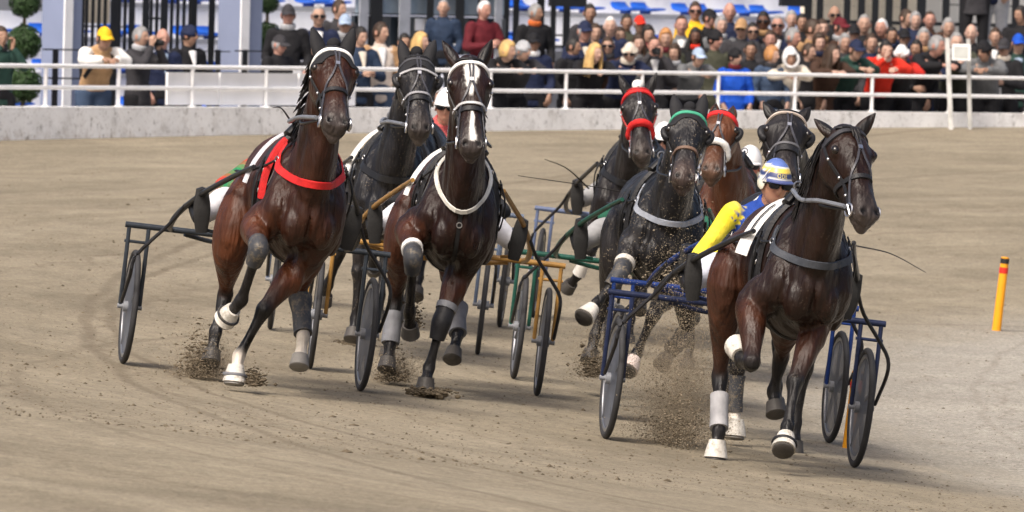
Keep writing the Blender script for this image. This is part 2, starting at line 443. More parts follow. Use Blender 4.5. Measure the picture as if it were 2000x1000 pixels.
for i in range(-6, 20):
    if post_me is None:
        b = B(); b.tube([(0, 0, 0), (0, 0, Z_TOP - WALL_TOP)], 0.022); b.tube([(0, 0, -0.002), (0, 0, 0.012)], 0.05); post_me = b.me('post'); post_me.materials.append(white_metal)
    o = mobj('post', post_me, None, Matrix.Translation(arc(pa + step * i, RF, WALL_TOP))); keep(o, fence)
# white boards behind the rails
board_m = mat('white_board', (0.88, 0.88, 0.89), 0.55, var=0.05, nscale=3, bump=0.1, bscale=9)
for k, (x0, x1, lab) in enumerate(((357, 455, 'leftmost white board fixed behind the rails beside the man in the dark beanie'), (459, 609, 'middle white board fixed behind the rails left of the bay horse head'), (613, 722, 'white board behind the rails partly hidden by the bay horse with the white browband'))):
    p0, p1 = phi_of(wall_pt(x0)), phi_of(wall_pt(x1))
    rt = empty('fence_board', Matrix.Translation(arc((p0 + p1) / 2, RF + 0.06, WALL_TOP))); tag(rt, lab, 'board', 'white boards behind the rails')
    keep(arc_box('panel', p0, p1, RF + 0.04, RF + 0.07, WALL_TOP + 0.02, 1.45, board_m, seg=6), rt)
    keep(arc_box('panel', p0, p1, RF + 0.04, RF + 0.07, 1.462, 1.625, board_m, seg=6), rt)
# two tall posts with a small sign on the track side
def tall_post(px0, py0, px1, py1, lab, w, mt):
    q = wall_pt(px1); D = q[1] - 0.35; a = at(px0, py0, D); c = at(px1, py1, D); c[2] = gz(c[0], c[1]) - 0.05
    b = B(); b.chain([c, a], [w, w], [w, w], (1, 0, 0), sub=1, n=8, pw=6, cap=0.05); o = b.obj('track_post', mt, smooth=False); return tag(o, lab, 'post', 'tall posts at the wall'), a, c
grey_post = mat('grey_post', (0.45, 0.45, 0.43), 0.7, var=0.15)
tall_post(1850, 74, 1858, 246, 'tall leaning white post in front of the wall left of the small sign', 0.030, mat('weathered_white', (.55, .55, .53), .6, var=.2))
tall_post(1891, 76, 1895, 248, 'tall grey post in front of the wall right of the small sign', 0.026, grey_post)
D = wall_pt(1875)[1] - 0.42
sg = empty('track_sign', Matrix.Translation(at(1877, 102, D))); tag(sg, 'small white box sign with grey panel mounted between the two tall posts', 'sign')
b = B(); b.box((-0.115, -0.03, -0.1), (0.115, 0.03, 0.1)); b.obj('box', white_metal, sg, smooth=False)
b = B(); b.box((-0.085, -0.036, -0.07), (0.085, -0.029, 0.07)); b.obj('panel', mat('sign_grey', (0.5, 0.52, 0.5), 0.5), sg, smooth=False)
# orange marker posts on the inner edge
orange = mat('marker_orange', (0.80, 0.34, 0.015), 0.45, var=0.05); redm = mat('marker_red', (0.6, 0.03, 0.02), 0.5); blk = mat('black_rubber', (0.02, 0.02, 0.022), 0.6)
for px, D, h, lab in ((1946, 74.0, 0.63, 'orange marker post with red band standing alone at right on the inner track edge'), (1657, 53.6, 0.48, 'orange marker post half hidden between the two wheels at right')):
    g0 = gpt(px, D); Mf = frame(px, D); r = empty('marker_post', mw(Mf)); tag(r, lab, 'marker post', 'orange marker posts')
    b = B(); b.tube([(0, 0, -0.03), (0, 0, h * 0.62), (0, 0, h)], [0.04, 0.037, 0.035], n=14); b.obj('tube', orange, r)
    b = B(); b.tube([(0, 0, h * 0.78), (0, 0, h * 0.86)], 0.0385, n=14); b.obj('red_band', redm, r)
    b = B(); b.tube([(0, 0, h - 0.055), (0, 0, h - 0.012)], 0.038, n=14); b.obj('dark_band', blk, r)
# ------------------------------------------------------------------ horses
coat_m = mat('horse_coat', rough=0.42, spec=0.26, var=0.45, nscale=5, attr='Col')
def _coat():
    N = coat_m.node_tree.nodes; L = coat_m.node_tree.links; b = N['Principled BSDF']; tc = N.new('ShaderNodeTexCoord'); src = b.inputs['Base Color'].links[0].from_socket
    def nz(sc, det=3, vec=None, ro=.5):
        n = N.new('ShaderNodeTexNoise'); n.inputs['Scale'].default_value = sc; n.inputs['Detail'].default_value = det; n.inputs['Roughness'].default_value = ro; L.new(vec or tc.outputs['Object'], n.inputs['Vector']); return n.outputs['Fac']
    def rng(f, a, c, lo, hi):
        r = N.new('ShaderNodeMapRange'); r.inputs[1].default_value = a; r.inputs[2].default_value = c; r.inputs[3].default_value = lo; r.inputs[4].default_value = hi; L.new(f, r.inputs[0]); return r.outputs[0]
    L.new(rng(nz(4.5, 5), .35, .65, .24, .5), b.inputs['Roughness'])          # sweat: glossy and dull patches
    mp = N.new('ShaderNodeMapping'); mp.inputs['Scale'].default_value = (1, 1, .22); L.new(tc.outputs['Object'], mp.inputs['Vector'])
    b1 = N.new('ShaderNodeBump'); b1.inputs['Strength'].default_value = 1.0; b1.inputs['Distance'].default_value = .07; L.new(nz(8, 3, mp.outputs[0]), b1.inputs['Height'])    # muscle and tendon relief
    b2 = N.new('ShaderNodeBump'); b2.inputs['Strength'].default_value = .5; b2.inputs['Distance'].default_value = .006; L.new(nz(120, 3, mp.outputs[0], .7), b2.inputs['Height']); L.new(b1.outputs[0], b2.inputs['Normal']); L.new(b2.outputs[0], b.inputs['Normal'])
    # mud splashes; amount carried by the object's colour
    oi = N.new('ShaderNodeObjectInfo'); sp = N.new('ShaderNodeSeparateColor'); L.new(oi.outputs['Color'], sp.inputs[0])
    v = N.new('ShaderNodeTexVoronoi'); v.inputs['Scale'].default_value = 55; L.new(tc.outputs['Object'], v.inputs['Vector'])
    m1 = N.new('ShaderNodeMath'); m1.operation = 'MULTIPLY'; L.new(rng(v.outputs['Distance'], .26, .18, 0, 1), m1.inputs[0]); L.new(rng(nz(7, 3), .48, .6, 0, 1), m1.inputs[1])
    m2 = N.new('ShaderNodeMath'); m2.operation = 'MULTIPLY'; L.new(m1.outputs[0], m2.inputs[0]); L.new(sp.outputs[0], m2.inputs[1])
    x = N.new('ShaderNodeMix'); x.data_type = 'RGBA'; L.new(m2.outputs[0], x.inputs[0]); L.new(src, x.inputs[6]); x.inputs[7].default_value = (.26, .21, .15, 1); L.new(x.outputs[2], b.inputs['Base Color'])
_coat()
leather = mat('black_leather', (0.012, 0.012, 0.013), 0.42, var=0.2)
grey_strap = mat('grey_strap', (0.11, 0.115, 0.125), 0.5)
silver = mat('steel', (0.6, 0.6, 0.62), 0.28, metal=1.0, var=0.05)
hair_m = mat('horse_hair', (0.012, 0.010, 0.009), 0.5, var=0.3, nscale=20)
eye_m = mat('horse_eye', (0.008, 0.005, 0.004), 0.08, spec=0.6, var=0)
_mc = {}
def cmat(c, rough=0.55, nm='tack'):
    k = (tuple(c), rough)
    if k not in _mc:
        _mc[k] = mat('%s_%02d' % (nm, len(_mc)), c, rough, var=0.24, nscale=10, bump=0.3, bscale=60)
    return _mc[k]
def stain(M):
    N = M.node_tree.nodes; L = M.node_tree.links; b = N['Principled BSDF']; src = b.inputs['Base Color'].links[0].from_socket; tc = N.new('ShaderNodeTexCoord')
    n = N.new('ShaderNodeTexNoise'); n.inputs['Scale'].default_value = 22; n.inputs['Detail'].default_value = 6; n.inputs['Roughness'].default_value = .75; L.new(tc.outputs['Object'], n.inputs['Vector'])
    r = N.new('ShaderNodeMapRange'); r.inputs[1].default_value = .50; r.inputs[2].default_value = .68; r.inputs[4].default_value = .8; L.new(n.outputs['Fac'], r.inputs[0])
    x = N.new('ShaderNodeMix'); x.data_type = 'RGBA'; L.new(r.outputs[0], x.inputs[0]); L.new(src, x.inputs[6]); x.inputs[7].default_value = (.2, .165, .115, 1); L.new(x.outputs[2], b.inputs['Base Color'])
WHITE = (0.74, 0.73, 0.70); BOOTW = (.60, .575, .52); RED = (0.55, 0.02, 0.02); DGREY = (0.045, 0.048, 0.055); MGREY = (0.16, 0.165, 0.18); BLACK = (0.014, 0.014, 0.016); GREEN = (0.06, 0.33, 0.2)
DEF = dict(
    FR=[(.10, -.17, .90), (.42, -.15, .68), (.20, -.15, .45), (.05, -.15, .42)],
    FL=[(.05, .17, .88), (.05, .14, .50), (.05, .12, .18), (.10, .12, .05)],
    HL=[(-.82, .18, .95), (-1.10, .16, .62), (-.90, .14, .35), (-.82, .14, .25)],
    HR=[(-.80, -.18, .93), (-1.10, -.15, .55), (-1.00, -.13, .18), (-.93, -.13, .05)])

stain(cmat(BOOTW)); stain(cmat(BOOTW, .6)); stain(cmat((.5, .5, .5), .6)); stain(cmat(DGREY)); stain(cmat(DGREY, .6))
class Horse:
    def __init__(h, name_label, px, D, yaw=0, lean=0, poll=None, muz=None, ears=None, legs={}, coat=(.05, .02, .01), coat2=None, hyaw=0, dz=0.0, vox=0.0125,
                 white_face=None, socks=(), scale=1.0, group=None, muzzle_c=(.045, .036, .033), mud=0.12):
        h.F = Fr(px, D, yaw, lean); h.F0 = Fr(px, D, yaw, 0)
        h.root = empty('horse', mw(h.F.M)); tag(h.root, name_label, 'horse', group)
        F = h.F; fix = lambda p: np.array(p, float) if p[0] < 3 else F.J(p[0], p[1], p[2])
        P = fix(poll) if poll else np.array((.70, 0, 2.0)); Mz = fix(muz) if muz else np.array((1.08, 0, 1.58))
        h.legs = {k: [fix(q) for q in legs.get(k, DEF[k])] for k in DEF}
        coat = np.array(coat); c2 = np.array(coat2 if coat2 else coat * 1.7); blk = np.array((.009, .008, .008)); h.coat = coat
        b = B(); Y = np.array((0, 1, 0)); Z = np.array((0, 0, 1.0))
        # trunk
        T = [(.42, 1.06, .07, .12), (.35, 1.07, .130, .20), (.25, 1.10, .165, .275), (.10, 1.15, .195, .36), (-.12, 1.165, .225, .385), (-.4, 1.15, .262, .375), (-.7, 1.17, .275, .335), (-.95, 1.22, .275, .315), (-1.15, 1.22, .245, .275), (-1.30, 1.19, .16, .2), (-1.36, 1.17, .08, .1)]
        b.chain([(u, 0, w + dz) for u, w, _, _ in T], [q[2] for q in T], [q[3] for q in T], (0, 1, 0), [coat * .9] * 3 + [coat] * 3 + [c2 * .75] * 5, n=28, sub=4)
        b.chain([(.12, 0, 1.46 + dz), (-.05, 0, 1.50 + dz), (-.3, 0, 1.46 + dz)], [.06, .075, .05], [.05, .07, .05], (0, 1, 0), [coat] * 3, n=10)   # withers
        # neck + head
        a = nrm(Mz - P); L = np.linalg.norm(Mz - P); h.L = L
        ny = math.radians(hyaw); s0 = np.array((-math.sin(ny), math.cos(ny), 0)); s = nrm(s0 - a * (s0 @ a)); d = np.cross(a, s)
        if d[0] < 0: d = -d; 
        h.hd = (P, a, s, d)
        Pn = P - d * .075 + a * .07
        R0 = np.array((-.02, 0, 1.20 + dz)); R1 = np.array((.24, 0, 1.34 + dz)); R2 = R1 * .52 + Pn * .48 + np.array((-.02, 0, .015)); R3 = R1 * .18 + Pn * .82
        b.chain([R0, R1, R2, R3, Pn], [.155, .135, .114, .100, .086], [.34, .29, .21, .155, .12], (0, 1, 0), [coat, coat, coat, coat, coat], n=24, sub=5)
        # windpipe / throat groove
        HS = [(-.07, .045, .05, -.03), (.03, .085, .095, -.045), (.16, .101, .13, -.055), (.29, .108, .14, -.062), (.42, .088, .122, -.052), (.55, .070, .098, -.034), (.70, .061, .078, -.020), (.82, .064, .070, -.012), (.93, .064, .064, -.012), (1.0, .046, .046, -.016)]
        mc = np.array(muzzle_c); hc = coat * 1.15
        cols = [coat, coat, hc, hc, hc, hc, hc * .8 + mc * .2, hc * .35 + mc * .65, mc, mc]
        k = 1.19
        HC = [P + a * (t * L) + d * o * k for t, _, _, o in HS]
        A = crom(np.hstack([np.array(HC), np.array([[q[1] * k, q[2] * k] for q in HS]), np.array(cols)]), 4)
        n = len(A); b.loft(A[:, :3], [s] * n, [d] * n, A[:, 3], A[:, 4], np.clip(A[:, 5:], 0, 1), 24, 2.5)
        for sg in (-1, 1):
            b.ball(P + a * L * .26 + s * sg * .088 * k + d * .02, (.04, .04, .05), hc, (s, d, a))        # brow
            b.ball(P + a * L * .36 + s * sg * .058 - d * .115 * k, (.035, .05, .085), hc, (s, d, a))     # jaw cheek
            b.ball(P + a * L * .93 + s * sg * .040 * k + d * .032 * k, (.028, .026, .042), mc, (s, d, a))  # nostril
        b.ball(P + a * L * .99 - d * .055 * k, (.038, .036, .04), mc * 1.3, (s, d, a))                 # lower lip
        b.chain([P + a * L * .45 - d * .115 * k, P + a * L * .98 - d * .06 * k], [.05, .034], None, s, [hc, mc], n=10)
        # limbs
        bl = blk
        for key, J in h.legs.items():
            sg = 1 if key[1] == 'L' else -1; E, K, Ft, Hf = J
            if key[0] == 'F':
                top = np.array((-.12, sg * .065, 1.44 + dz)); sc_ = np.array((.04, sg * .130, 1.29 + dz)); sh = np.array((.20, sg * .155, 1.06 + dz)) * .8 + np.array((E[0] + .1, E[1], E[2] + .15)) * .2
                m1 = E * .6 + K * .4; m2 = E * .15 + K * .85; kd = nrm(K - E); cd = nrm(Ft - K)
                P_ = [top, sc_, sh, E, m1, m2, K, K + cd * .065, K * .5 + Ft * .5, Ft - cd * .05, Ft, Ft * .5 + Hf * .5, Hf]
                rs = [.06, .080, .104, .094, .078, .050, .053, .036, .029, .031, .042, .033, .044]
                rt = [.12, .15, .145, .115, .088, .054, .058, .044, .037, .040, .050, .040, .050]
                cc = [coat, coat, coat, coat * 1.1, c2, c2 * .4 + bl * .6, bl, bl, bl, bl, bl, bl, bl]
                b.ball((.335, sg * .085, 1.00 + dz), (.085, .075, .125), coat, n=14); b.ball(E * .72 + K * .28 + np.array((.035, sg * .03, 0)), (.05, .048, .10), c2, n=10); b.ball(np.array((-.06, sg * .20, .98 + dz)), (.13, .06, .14), coat, n=12)    # pectoral, forearm, triceps
            else:
                hip = np.array((-1.0, sg * .13, 1.28 + dz)); th = (hip + E) / 2 + np.array((.02, sg * .03, 0))
                m1 = E * .55 + K * .45; m2 = E * .15 + K * .85; cd = nrm(Ft - K)
                P_ = [hip, th, E, m1, m2, K, K + cd * .1, K * .5 + Ft * .5, Ft - cd * .05, Ft, Ft * .5 + Hf * .5, Hf]
                rs = [.11, .135, .118, .084, .044, .050, .037, .032, .033, .043, .034, .045]
                rt = [.17, .225, .175, .11, .062, .074, .052, .043, .043, .052, .041, .051]
                cc = [coat, c2 * .9, c2, c2 * 1.05, c2 * .5 + bl * .5, bl, bl, bl, bl, bl, bl, bl]
            if key in socks:
                wt = np.array((.62, .56, .48)); cc[-3] = wt * .7; cc[-2] = wt; cc[-1] = wt
            b.chain(P_, rs, rt, (0, 1, 0), cc, n=16, sub=4)
        # ears (joined to the same skin)
        ex = B(); h.ear = []
        for sg, e in zip((-1, 1), ears or (None, None)):
            base = P + s * sg * .052 * k - d * .035 + a * .02
            tip = fix(e) if e else base + (-a * .16 + s * sg * .05 + d * .02)
            v = tip - base; ln = np.linalg.norm(v); v = nrm(v); ln = min(max(ln, .14), .2); q = nrm(np.cross(v, d)); fr = np.cross(q, v)
            pts = [base - v * .03, base + v * ln * .12, base + v * ln * .45, base + v * ln * .75, base + v * ln]
            ex.chain(pts, [.034, .037, .040, .026, .004], [.03, .028, .022, .015, .003], q, [coat * .8] * 4 + [blk], n=14, sub=4)
            # dark inlay, colour standing in for the shaded hollow of the ear
            ex.chain([base + v * ln * .15 + fr * .02, base + v * ln * .5 + fr * .0165, base + v * ln * .85 + fr * .008], [.016, .022, .006], [.010, .008, .004], q, [blk * 1.5] * 3, n=10, sub=3)
            h.ear.append((base, v, ln, q, fr))
        nost = [P + a * L * .945 + s * sg * .041 * k + d * .058 * k for sg in (-1, 1)]
        lip = P + a * L * 1.0 - d * .02
        def post(co, nn, cl):
            for q in nost:
                w = np.exp(-((co - q) ** 2).sum(1) / .024 ** 2); co = co - nn * (w * .026)[:, None]; cl = cl * (1 - .95 * np.minimum(1, w * 1.8))[:, None]
            rel = co - P; t = rel @ a; x = rel @ s; z = rel @ d
            w = np.exp(-((t - L * .985) / .03) ** 2 - ((z + .028) / .008) ** 2) * (t > L * .7); co = co - nn * (w * .012)[:, None]     # mouth line
            for sg in (-1, 1):   # hollow above the cheek, facial crest
                q = P + a * L * .56 + s * sg * .07; w = np.exp(-((co - q) ** 2).sum(1) / .05 ** 2); co = co - nn * (w * .012)[:, None]
            # groove down the middle of the breast, shoulder edges
            ch = np.exp(-(co[:, 1] / .022) ** 2 - ((co[:, 2] - 1.02 - dz) / .16) ** 2) * (co[:, 0] > .2); co = co - nn * (ch * .034)[:, None]
            for sg in (-1, 1):
                q = np.exp(-((co[:, 1] - sg * .205) / .03) ** 2 - ((co[:, 2] - 1.15 - dz - (co[:, 0] - .1) * .6) / .2) ** 2 - ((co[:, 0] - .08) / .05) ** 2)
                co = co - nn * (q * .024)[:, None]
                p0 = Pn - d * .04 + np.array((0, sg * .06, -.05)); p1 = np.array((.36, sg * .125, 1.22 + dz)); e = p1 - p0; tt = np.clip(((co - p0) @ e) / (e @ e), 0, 1); dd = np.linalg.norm(co - p0 - tt[:, None] * e, axis=1); co = co - nn * (np.exp(-(dd / .03) ** 2) * .014)[:, None]     # jugular groove
                E_ = h.legs['FR' if sg < 0 else 'FL'][0]; q = E_ + np.array((.10, -sg * .075, .07)); w = np.exp(-(((co - q) / (.09, .03, .10)) ** 2).sum(1)); co = co - nn * (w * .03)[:, None]     # fold between forearm and breast
            if white_face:
                for (t0, t1, w0, w1, x0) in white_face:
                    f = np.clip((t / L - t0) / (t1 - t0), 0, 1); wd = w0 + (w1 - w0) * f
                    jag = .004 * np.sin(t * 40)
                    mk = np.clip((wd - np.abs(x - x0 + jag)) / .008 + .5, 0, 1) * ((t / L > t0) & (t / L <= t1) & (z > 0.0))
                    cl = cl * (1 - mk)[:, None] + mk[:, None] * np.array((.72, .70, .66))
            return co, cl
        me = union('body', b, vox, 4, ex, True, post); me.materials.append(coat_m)
        h.body = mobj('body', me, h.root); h.body.color = (mud, 0, 0, 1)
        h.bvh = bvhtree.BVHTree.FromPolygons([v.co for v in me.vertices], [p.vertices for p in me.polygons])
        h.dz = dz; h.k = k
        for sg in (-1, 1):
            q = P + a * L * .27 + s * sg * .098 * k + d * .028
            hit = h.cast(P + a * L * .27 - d * .03, q - (P + a * L * .27 - d * .03))[0]
            e = B(); e.ball(hit - nrm(hit - (P + a * L * .27)) * .016, (.024, .024, .028), axes=(s, d, a), n=12, m=8); e.obj('eye', eye_m, h.root)
        # hooves
        for key, J in h.legs.items():
            E, K, Ft, Hf = J; ax = nrm(Hf - Ft)
            if Hf[2] < .13: ax = nrm((.12, 0, -1.0))
            fwd = nrm(np.array((1.0, 0, 0)) - ax * ax[0]) if abs(ax[0]) < .9 else nrm(np.array((0, 0, 1.0)) - ax * ax[2])
            sd = np.cross(ax, fwd); g = B()
            g.loft([Hf - ax * .02, Hf + ax * .0, Hf + ax * .055, Hf + ax * .062], [sd] * 4, [fwd] * 4, [.050, .052, .061, .054], [.056, .060, .072, .064], [(1, 1, 1)] * 4, 18, cap=.05)
            g.obj('hoof', cmat((.20, .19, .175) if key in socks else (.06, .055, .05), .5), h.root)
            h.__dict__.setdefault('hax', {})[key] = (Hf, ax, sd, fwd)
    # -------- surface helpers
    def cast(h, o, dr):
        r = h.bvh.ray_cast(Vector(o), Vector(nrm(dr)))
        if r[0] is None: return np.asarray(o) + nrm(dr) * .1, nrm(dr)
        n = np.array(r[1]);
        if n @ nrm(dr) < 0: n = -n
        return np.array(r[0]), n
    def hp(h, t, phi, off=.002):
        """point on the head: t along poll-muzzle, phi round it (0 forehead, +90 left)"""
        P, a, s, d = h.hd; c = P + a * t * h.L - d * .04 * (1 - .6 * max(0, t)); ph = math.radians(phi)
        p, n = h.cast(c, d * math.cos(ph) + s * math.sin(ph)); n = nrm(d * math.cos(ph) + s * math.sin(ph)) * .5 + n * .5
        return p + nrm(n) * off, nrm(n)
    def head_strap(h, path, width, mt, name, parent, closed=False, thick=.005, seg=6):
        Q = np.array(path, float); Q = crom(Q, seg) if not closed else Q
        pn = [h.hp(t, f) for t, f in Q]; P_ = np.array([q[0] for q in pn]); N_ = np.array([q[1] for q in pn])
        for _ in range(2): 
            if len(P_) > 4: P_[1:-1] = P_[1:-1] * .5 + (P_[:-2] + P_[2:]) * .25
        P_ = P_ + N_ * .003
        b = B(); b.ribbon(P_, N_, width, thick, closed=closed); return b.obj(name, mt, parent)
    def ring_body(h, u, w0=1.15, n=40, a0=-180, a1=180, tilt=0.0):
        P_ = []; N_ = []
        for f in np.linspace(math.radians(a0), math.radians(a1), n, endpoint=(a1 - a0) < 360):
            dr = np.array((math.cos(f) * tilt, math.sin(f), math.cos(f))); p, nn = h.cast((u, 0, w0 + h.dz), dr); P_.append(p + nn * .003); N_.append(nn)
        return np.array(P_), np.array(N_)
    def breast(h, w_front, w_side, mt, width=.055, amax=100, drop=0.0, name='breast_collar', vpow=1.6, off=.006, smooth=14):
        P_ = []; N_ = []
        for f in np.linspace(-amax, amax, 41):
            q = abs(f) / amax; w = w_front + (w_side - w_front) * q ** vpow + h.dz; f = math.radians(f)
            p, nn = h.cast((-.02, 0, w), (math.cos(f), math.sin(f), 0)); P_.append(p + nn * off); N_.append(nn)
        P_ = np.array(P_); N_ = np.array(N_)
        for _ in range(smooth): P_[1:-1] = P_[1:-1] * .4 + (P_[:-2] + P_[2:]) * .3; N_[1:-1] = N_[1:-1] * .4 + (N_[:-2] + N_[2:]) * .3
        N_ = N_ / np.linalg.norm(N_, axis=1)[:, None]
        for i in range(len(P_)):
            c = np.array((-.02, 0, P_[i, 2])); v = P_[i] - c; hit = h.cast(c, v)[0] - c; r_ = max(np.linalg.norm(v), np.linalg.norm(hit) + off); P_[i] = c + nrm(v) * r_
        b = B(); b.ribbon(P_ + N_ * .002, N_, width, .008); h.bc = P_; return b.obj(name, mt, h.root)
    def leg_sleeve(h, key, i, t0, t1, colr, name, grow=.008, parent=None, rough=.6):
        """boot / bandage round a limb between joints i and i+1"""
        J = h.legs[key]; p, q = J[i], J[i + 1]; rk = {0: (.085, .058), 1: (.056, .043), 2: (.046, .046)}[i]
        b = B(); n = 6; P_ = [p + (q - p) * (t0 + (t1 - t0) * k / (n - 1)) for k in range(n)]
        if i == 1 and key[0] == 'F': base = lambda t: .056 if t < .08 else (.056 + (.038 - .056) * min(1, (t - .08) / .22) if t < .75 else .038 + (t - .75) / .25 * .012)
        elif i == 1: base = lambda t: .072 if t < .1 else (.072 + (.05 - .072) * min(1, (t - .1) / .3) if t < .75 else .048 + (t - .75) / .25 * .008)
        else: base = lambda t: rk[0] + (rk[1] - rk[0]) * t
        rr = [base(t0 + (t1 - t0) * k / (n - 1)) + grow * (.35 if k in (0, n - 1) else 1) for k in range(n)]
        b.chain(P_, rr, [r * 1.06 for r in rr], (0, 1, 0), n=16, sub=2, cap=.1); return b.obj(name, cmat(colr, rough), parent or h.root)
    def bell(h, key, colr, band=None):
        Hf, ax, sd, fwd = h.hax[key]; b = B()
        b.loft([Hf - ax * .06, Hf - ax * .035, Hf + ax * .0, Hf + ax * .042], [sd] * 4, [fwd] * 4, [.046, .052, .061, .069], [.052, .058, .069, .079], [(1, 1, 1)] * 4, 18, cap=.1)
        o = b.obj('bell_boot', cmat(colr), h.root)
        if band:
            b = B(); b.torus(Hf - ax * .0, .068, (.006, .010), ax, n=28, m=6); b.obj('band', cmat(band), o)
    def knee_boot(h, key, colr, top=None):
        E, K, Ft, _ = h.legs[key]; u = nrm(E - K); dn = nrm(Ft - K); b = B()
        b.chain([K + u * .10, K + u * .04, K, K + dn * .05, K + dn * .11], [.058, .061, .062, .056, .047], [.062, .066, .068, .062, .052], (0, 1, 0), n=16, cap=.1); o = b.obj('knee_boot', cmat(colr), h.root)
        if top:
            b = B(); b.chain([K + u * .085, K + u * .125], [.067, .069], [.071, .073], (0, 1, 0), n=16, sub=1, cap=.05); b.obj('cuff', cmat(top), o)
    # -------- tack
    def bridle(h, brow=WHITE, brow_w=.028, nose=BLACK, nose_w=.03, over=True, cheek=BLACK, nose_puff=None, hood=None, cups=None, pole=None, nose2=None, second_brow=None):
        br = B(); P, a, s, d = h.hd
        anchor, _ = h.hp(.6, 0); b = B(); b.tube([h.hp(.02, f, .008)[0] for f in np.linspace(-110, 110, 15)], .009); rt = b.obj('bridle', cmat(cheek, .45), h.root)
        h.br = rt
        h.head_strap([(.13, -105), (.105, -60), (.08, -30), (.075, 0), (.08, 30), (.105, 60), (.13, 105)], brow_w, cmat(brow), 'browband', rt, thick=.009)
        if second_brow: h.head_strap([(.30, -95), (.25, -45), (.23, 0), (.25, 45), (.30, 95)], .018, cmat(second_brow, .4), 'blinker_strap', rt, thick=.007)
        for sg in (-1, 1):
            h.head_strap([(.12, sg * 100), (.3, sg * 92), (.5, sg * 88), (.70, sg * 84), (.84, sg * 86)], .02, cmat(cheek, .4), 'cheek_strap', rt, thick=.007)
            p, n = h.hp(.87, sg * 88, .012); r = B(); r.torus(p, .036, .0055, n, n=24, m=8); r.obj('bit_ring', silver, rt)
            r = B(); r.tube([p - a * .035, p + a * .035], .007); r.obj('bit_cheek', silver, rt)
            for t in (.3, .5, .7):
                q, n = h.hp(t, sg * 90, .010); r = B(); r.ball(q, .010, n=8, m=6); r.obj('buckle', silver, rt)
        ph = np.linspace(-180, 180, 36, endpoint=False)
        h.head_strap([(.555 + .02 * math.cos(math.radians(f)), f) for f in ph], nose_w, cmat(nose, .5), 'noseband', rt, closed=True, thick=.008)
        if nose2: h.head_strap([(.50 + .02 * math.cos(math.radians(f)), f) for f in ph if abs(f) < 130], .018, cmat(nose2, .5), 'upper_noseband', rt, thick=.008, seg=2)
        if nose_puff:
            b = B(); b.chain([h.hp(.60 - .05 * math.cos(math.radians(f)), f, .015)[0] for f in np.linspace(-115, 115, 13)], [.012] + [.026] * 11 + [.012], None, a, n=12, sub=2); b.obj('shadow_roll', cmat(nose_puff, .9), rt)
        if over:
            oc = cmat((.05, .05, .06), .35)
            h.head_strap([(-.02, 0), (.06, -4), (.12, -5), (.22, -3), (.30, -4)], .012, oc, 'overcheck', rt, thick=.006)
            h.head_strap([(-.02, 0), (.06, 5), (.12, 6), (.22, 4), (.30, 4)], .012, oc, 'overcheck', rt, thick=.006)
            for sg in (-1, 1): h.head_strap([(.29, sg * 3), (.42, sg * 16), (.55, sg * 42), (.70, sg * 66), (.84, sg * 80)], .013, oc, 'overcheck_fork', rt, thick=.006)
            q, n = h.hp(.28, 0, .009); r = B(); r.box((-.012, -.012, -.006), (.012, .012, .006)); o = r.obj('buckle', silver, rt, smooth=False)
            o.matrix_local = mw(np.block([[np.array([s, a, n]).T, np.array(q)[:, None]], [np.zeros((1, 3)), np.ones((1, 1))]]))
        if hood:
            # cloth cap over poll, forehead sides and ears
            vs = []; fs = []; ts = np.linspace(-.02, .26, 8); fs_ = np.linspace(-150, 150, 31); b = B()
            for t in ts:
                for f in fs_:
                    tt = t if abs(f) > 40 else min(t, .16 + .10 * (abs(f) / 40) ** 2); vs.append(h.hp(tt, f, .007)[0])
            for i in range(len(ts) - 1):
                for j in range(30): fs.append((i * 31 + j, i * 31 + j + 1, (i + 1) * 31 + j + 1, (i + 1) * 31 + j))
            b.add(vs, fs)
            o = b.obj('hood', cmat(hood, .75), rt); sm = o.modifiers.new('t', 'SOLIDIFY'); sm.thickness = .004
            for base, v, ln, q, fr in h.ear:
                b = B(); b.chain([base - v * .01, base + v * ln * .4, base + v * ln * .75, base + v * ln * 1.03], [.046, .047, .034, .009], [.040, .032, .024, .008], q, n=12, sub=3); b.obj('ear_cover', cmat(hood, .75), o)
            b = B(); b.ball(P - a * .07 + d * .0, .042, n=12, m=8); b.obj('ear_plug_ball', cmat(hood, .9), o)
        if cups:
            for sg in (-1, 1):
                c, n = h.hp(.27, sg * 80, .0); o_ = nrm(s * sg * .9 + d * .45); q = nrm(np.cross(a, o_)); vs = []; fs = []
                for i in range(7):
                    th = math.radians(-20 + 110 * i / 6)
                    for j in range(13):
                        p = math.radians(-180 * j / 12) * sg; r = .062
                        vs.append(c - a * .01 - o_ * .012 + (o_ * math.cos(th) * abs(math.sin(p)) + a * math.cos(p) * math.cos(th * .5)) * r + d * (-.02 + .035 * math.sin(th)))
                for i in range(6):
                    for j in range(12): fs.append((i * 13 + j, i * 13 + j + 1, (i + 1) * 13 + j + 1, (i + 1) * 13 + j))
                b = B(); b.add(vs, fs); o = b.obj('blinker', cmat(cups, .5), rt); sm = o.modifiers.new('t', 'SOLIDIFY'); sm.thickness = .006
        if pole:
            for sg in ((-1,) if pole is True else pole):
                p0, n0 = h.hp(.83, sg * 90, .03); p1 = np.array((-.22, sg * .09, 1.60 + h.dz)); mid = p0 * .5 + p1 * .5 + np.array((0, sg * .09, -.02))
                b = B(); b.tube([p0, p0 * .75 + p1 * .25 + np.array((0, sg * .07, 0)), mid, p1 * .8 + p0 * .2 + np.array((0, sg * .05, 0)), p1], .013, sub=4); b.obj('head_pole', cmat((.16, .17, .19), .35), rt)
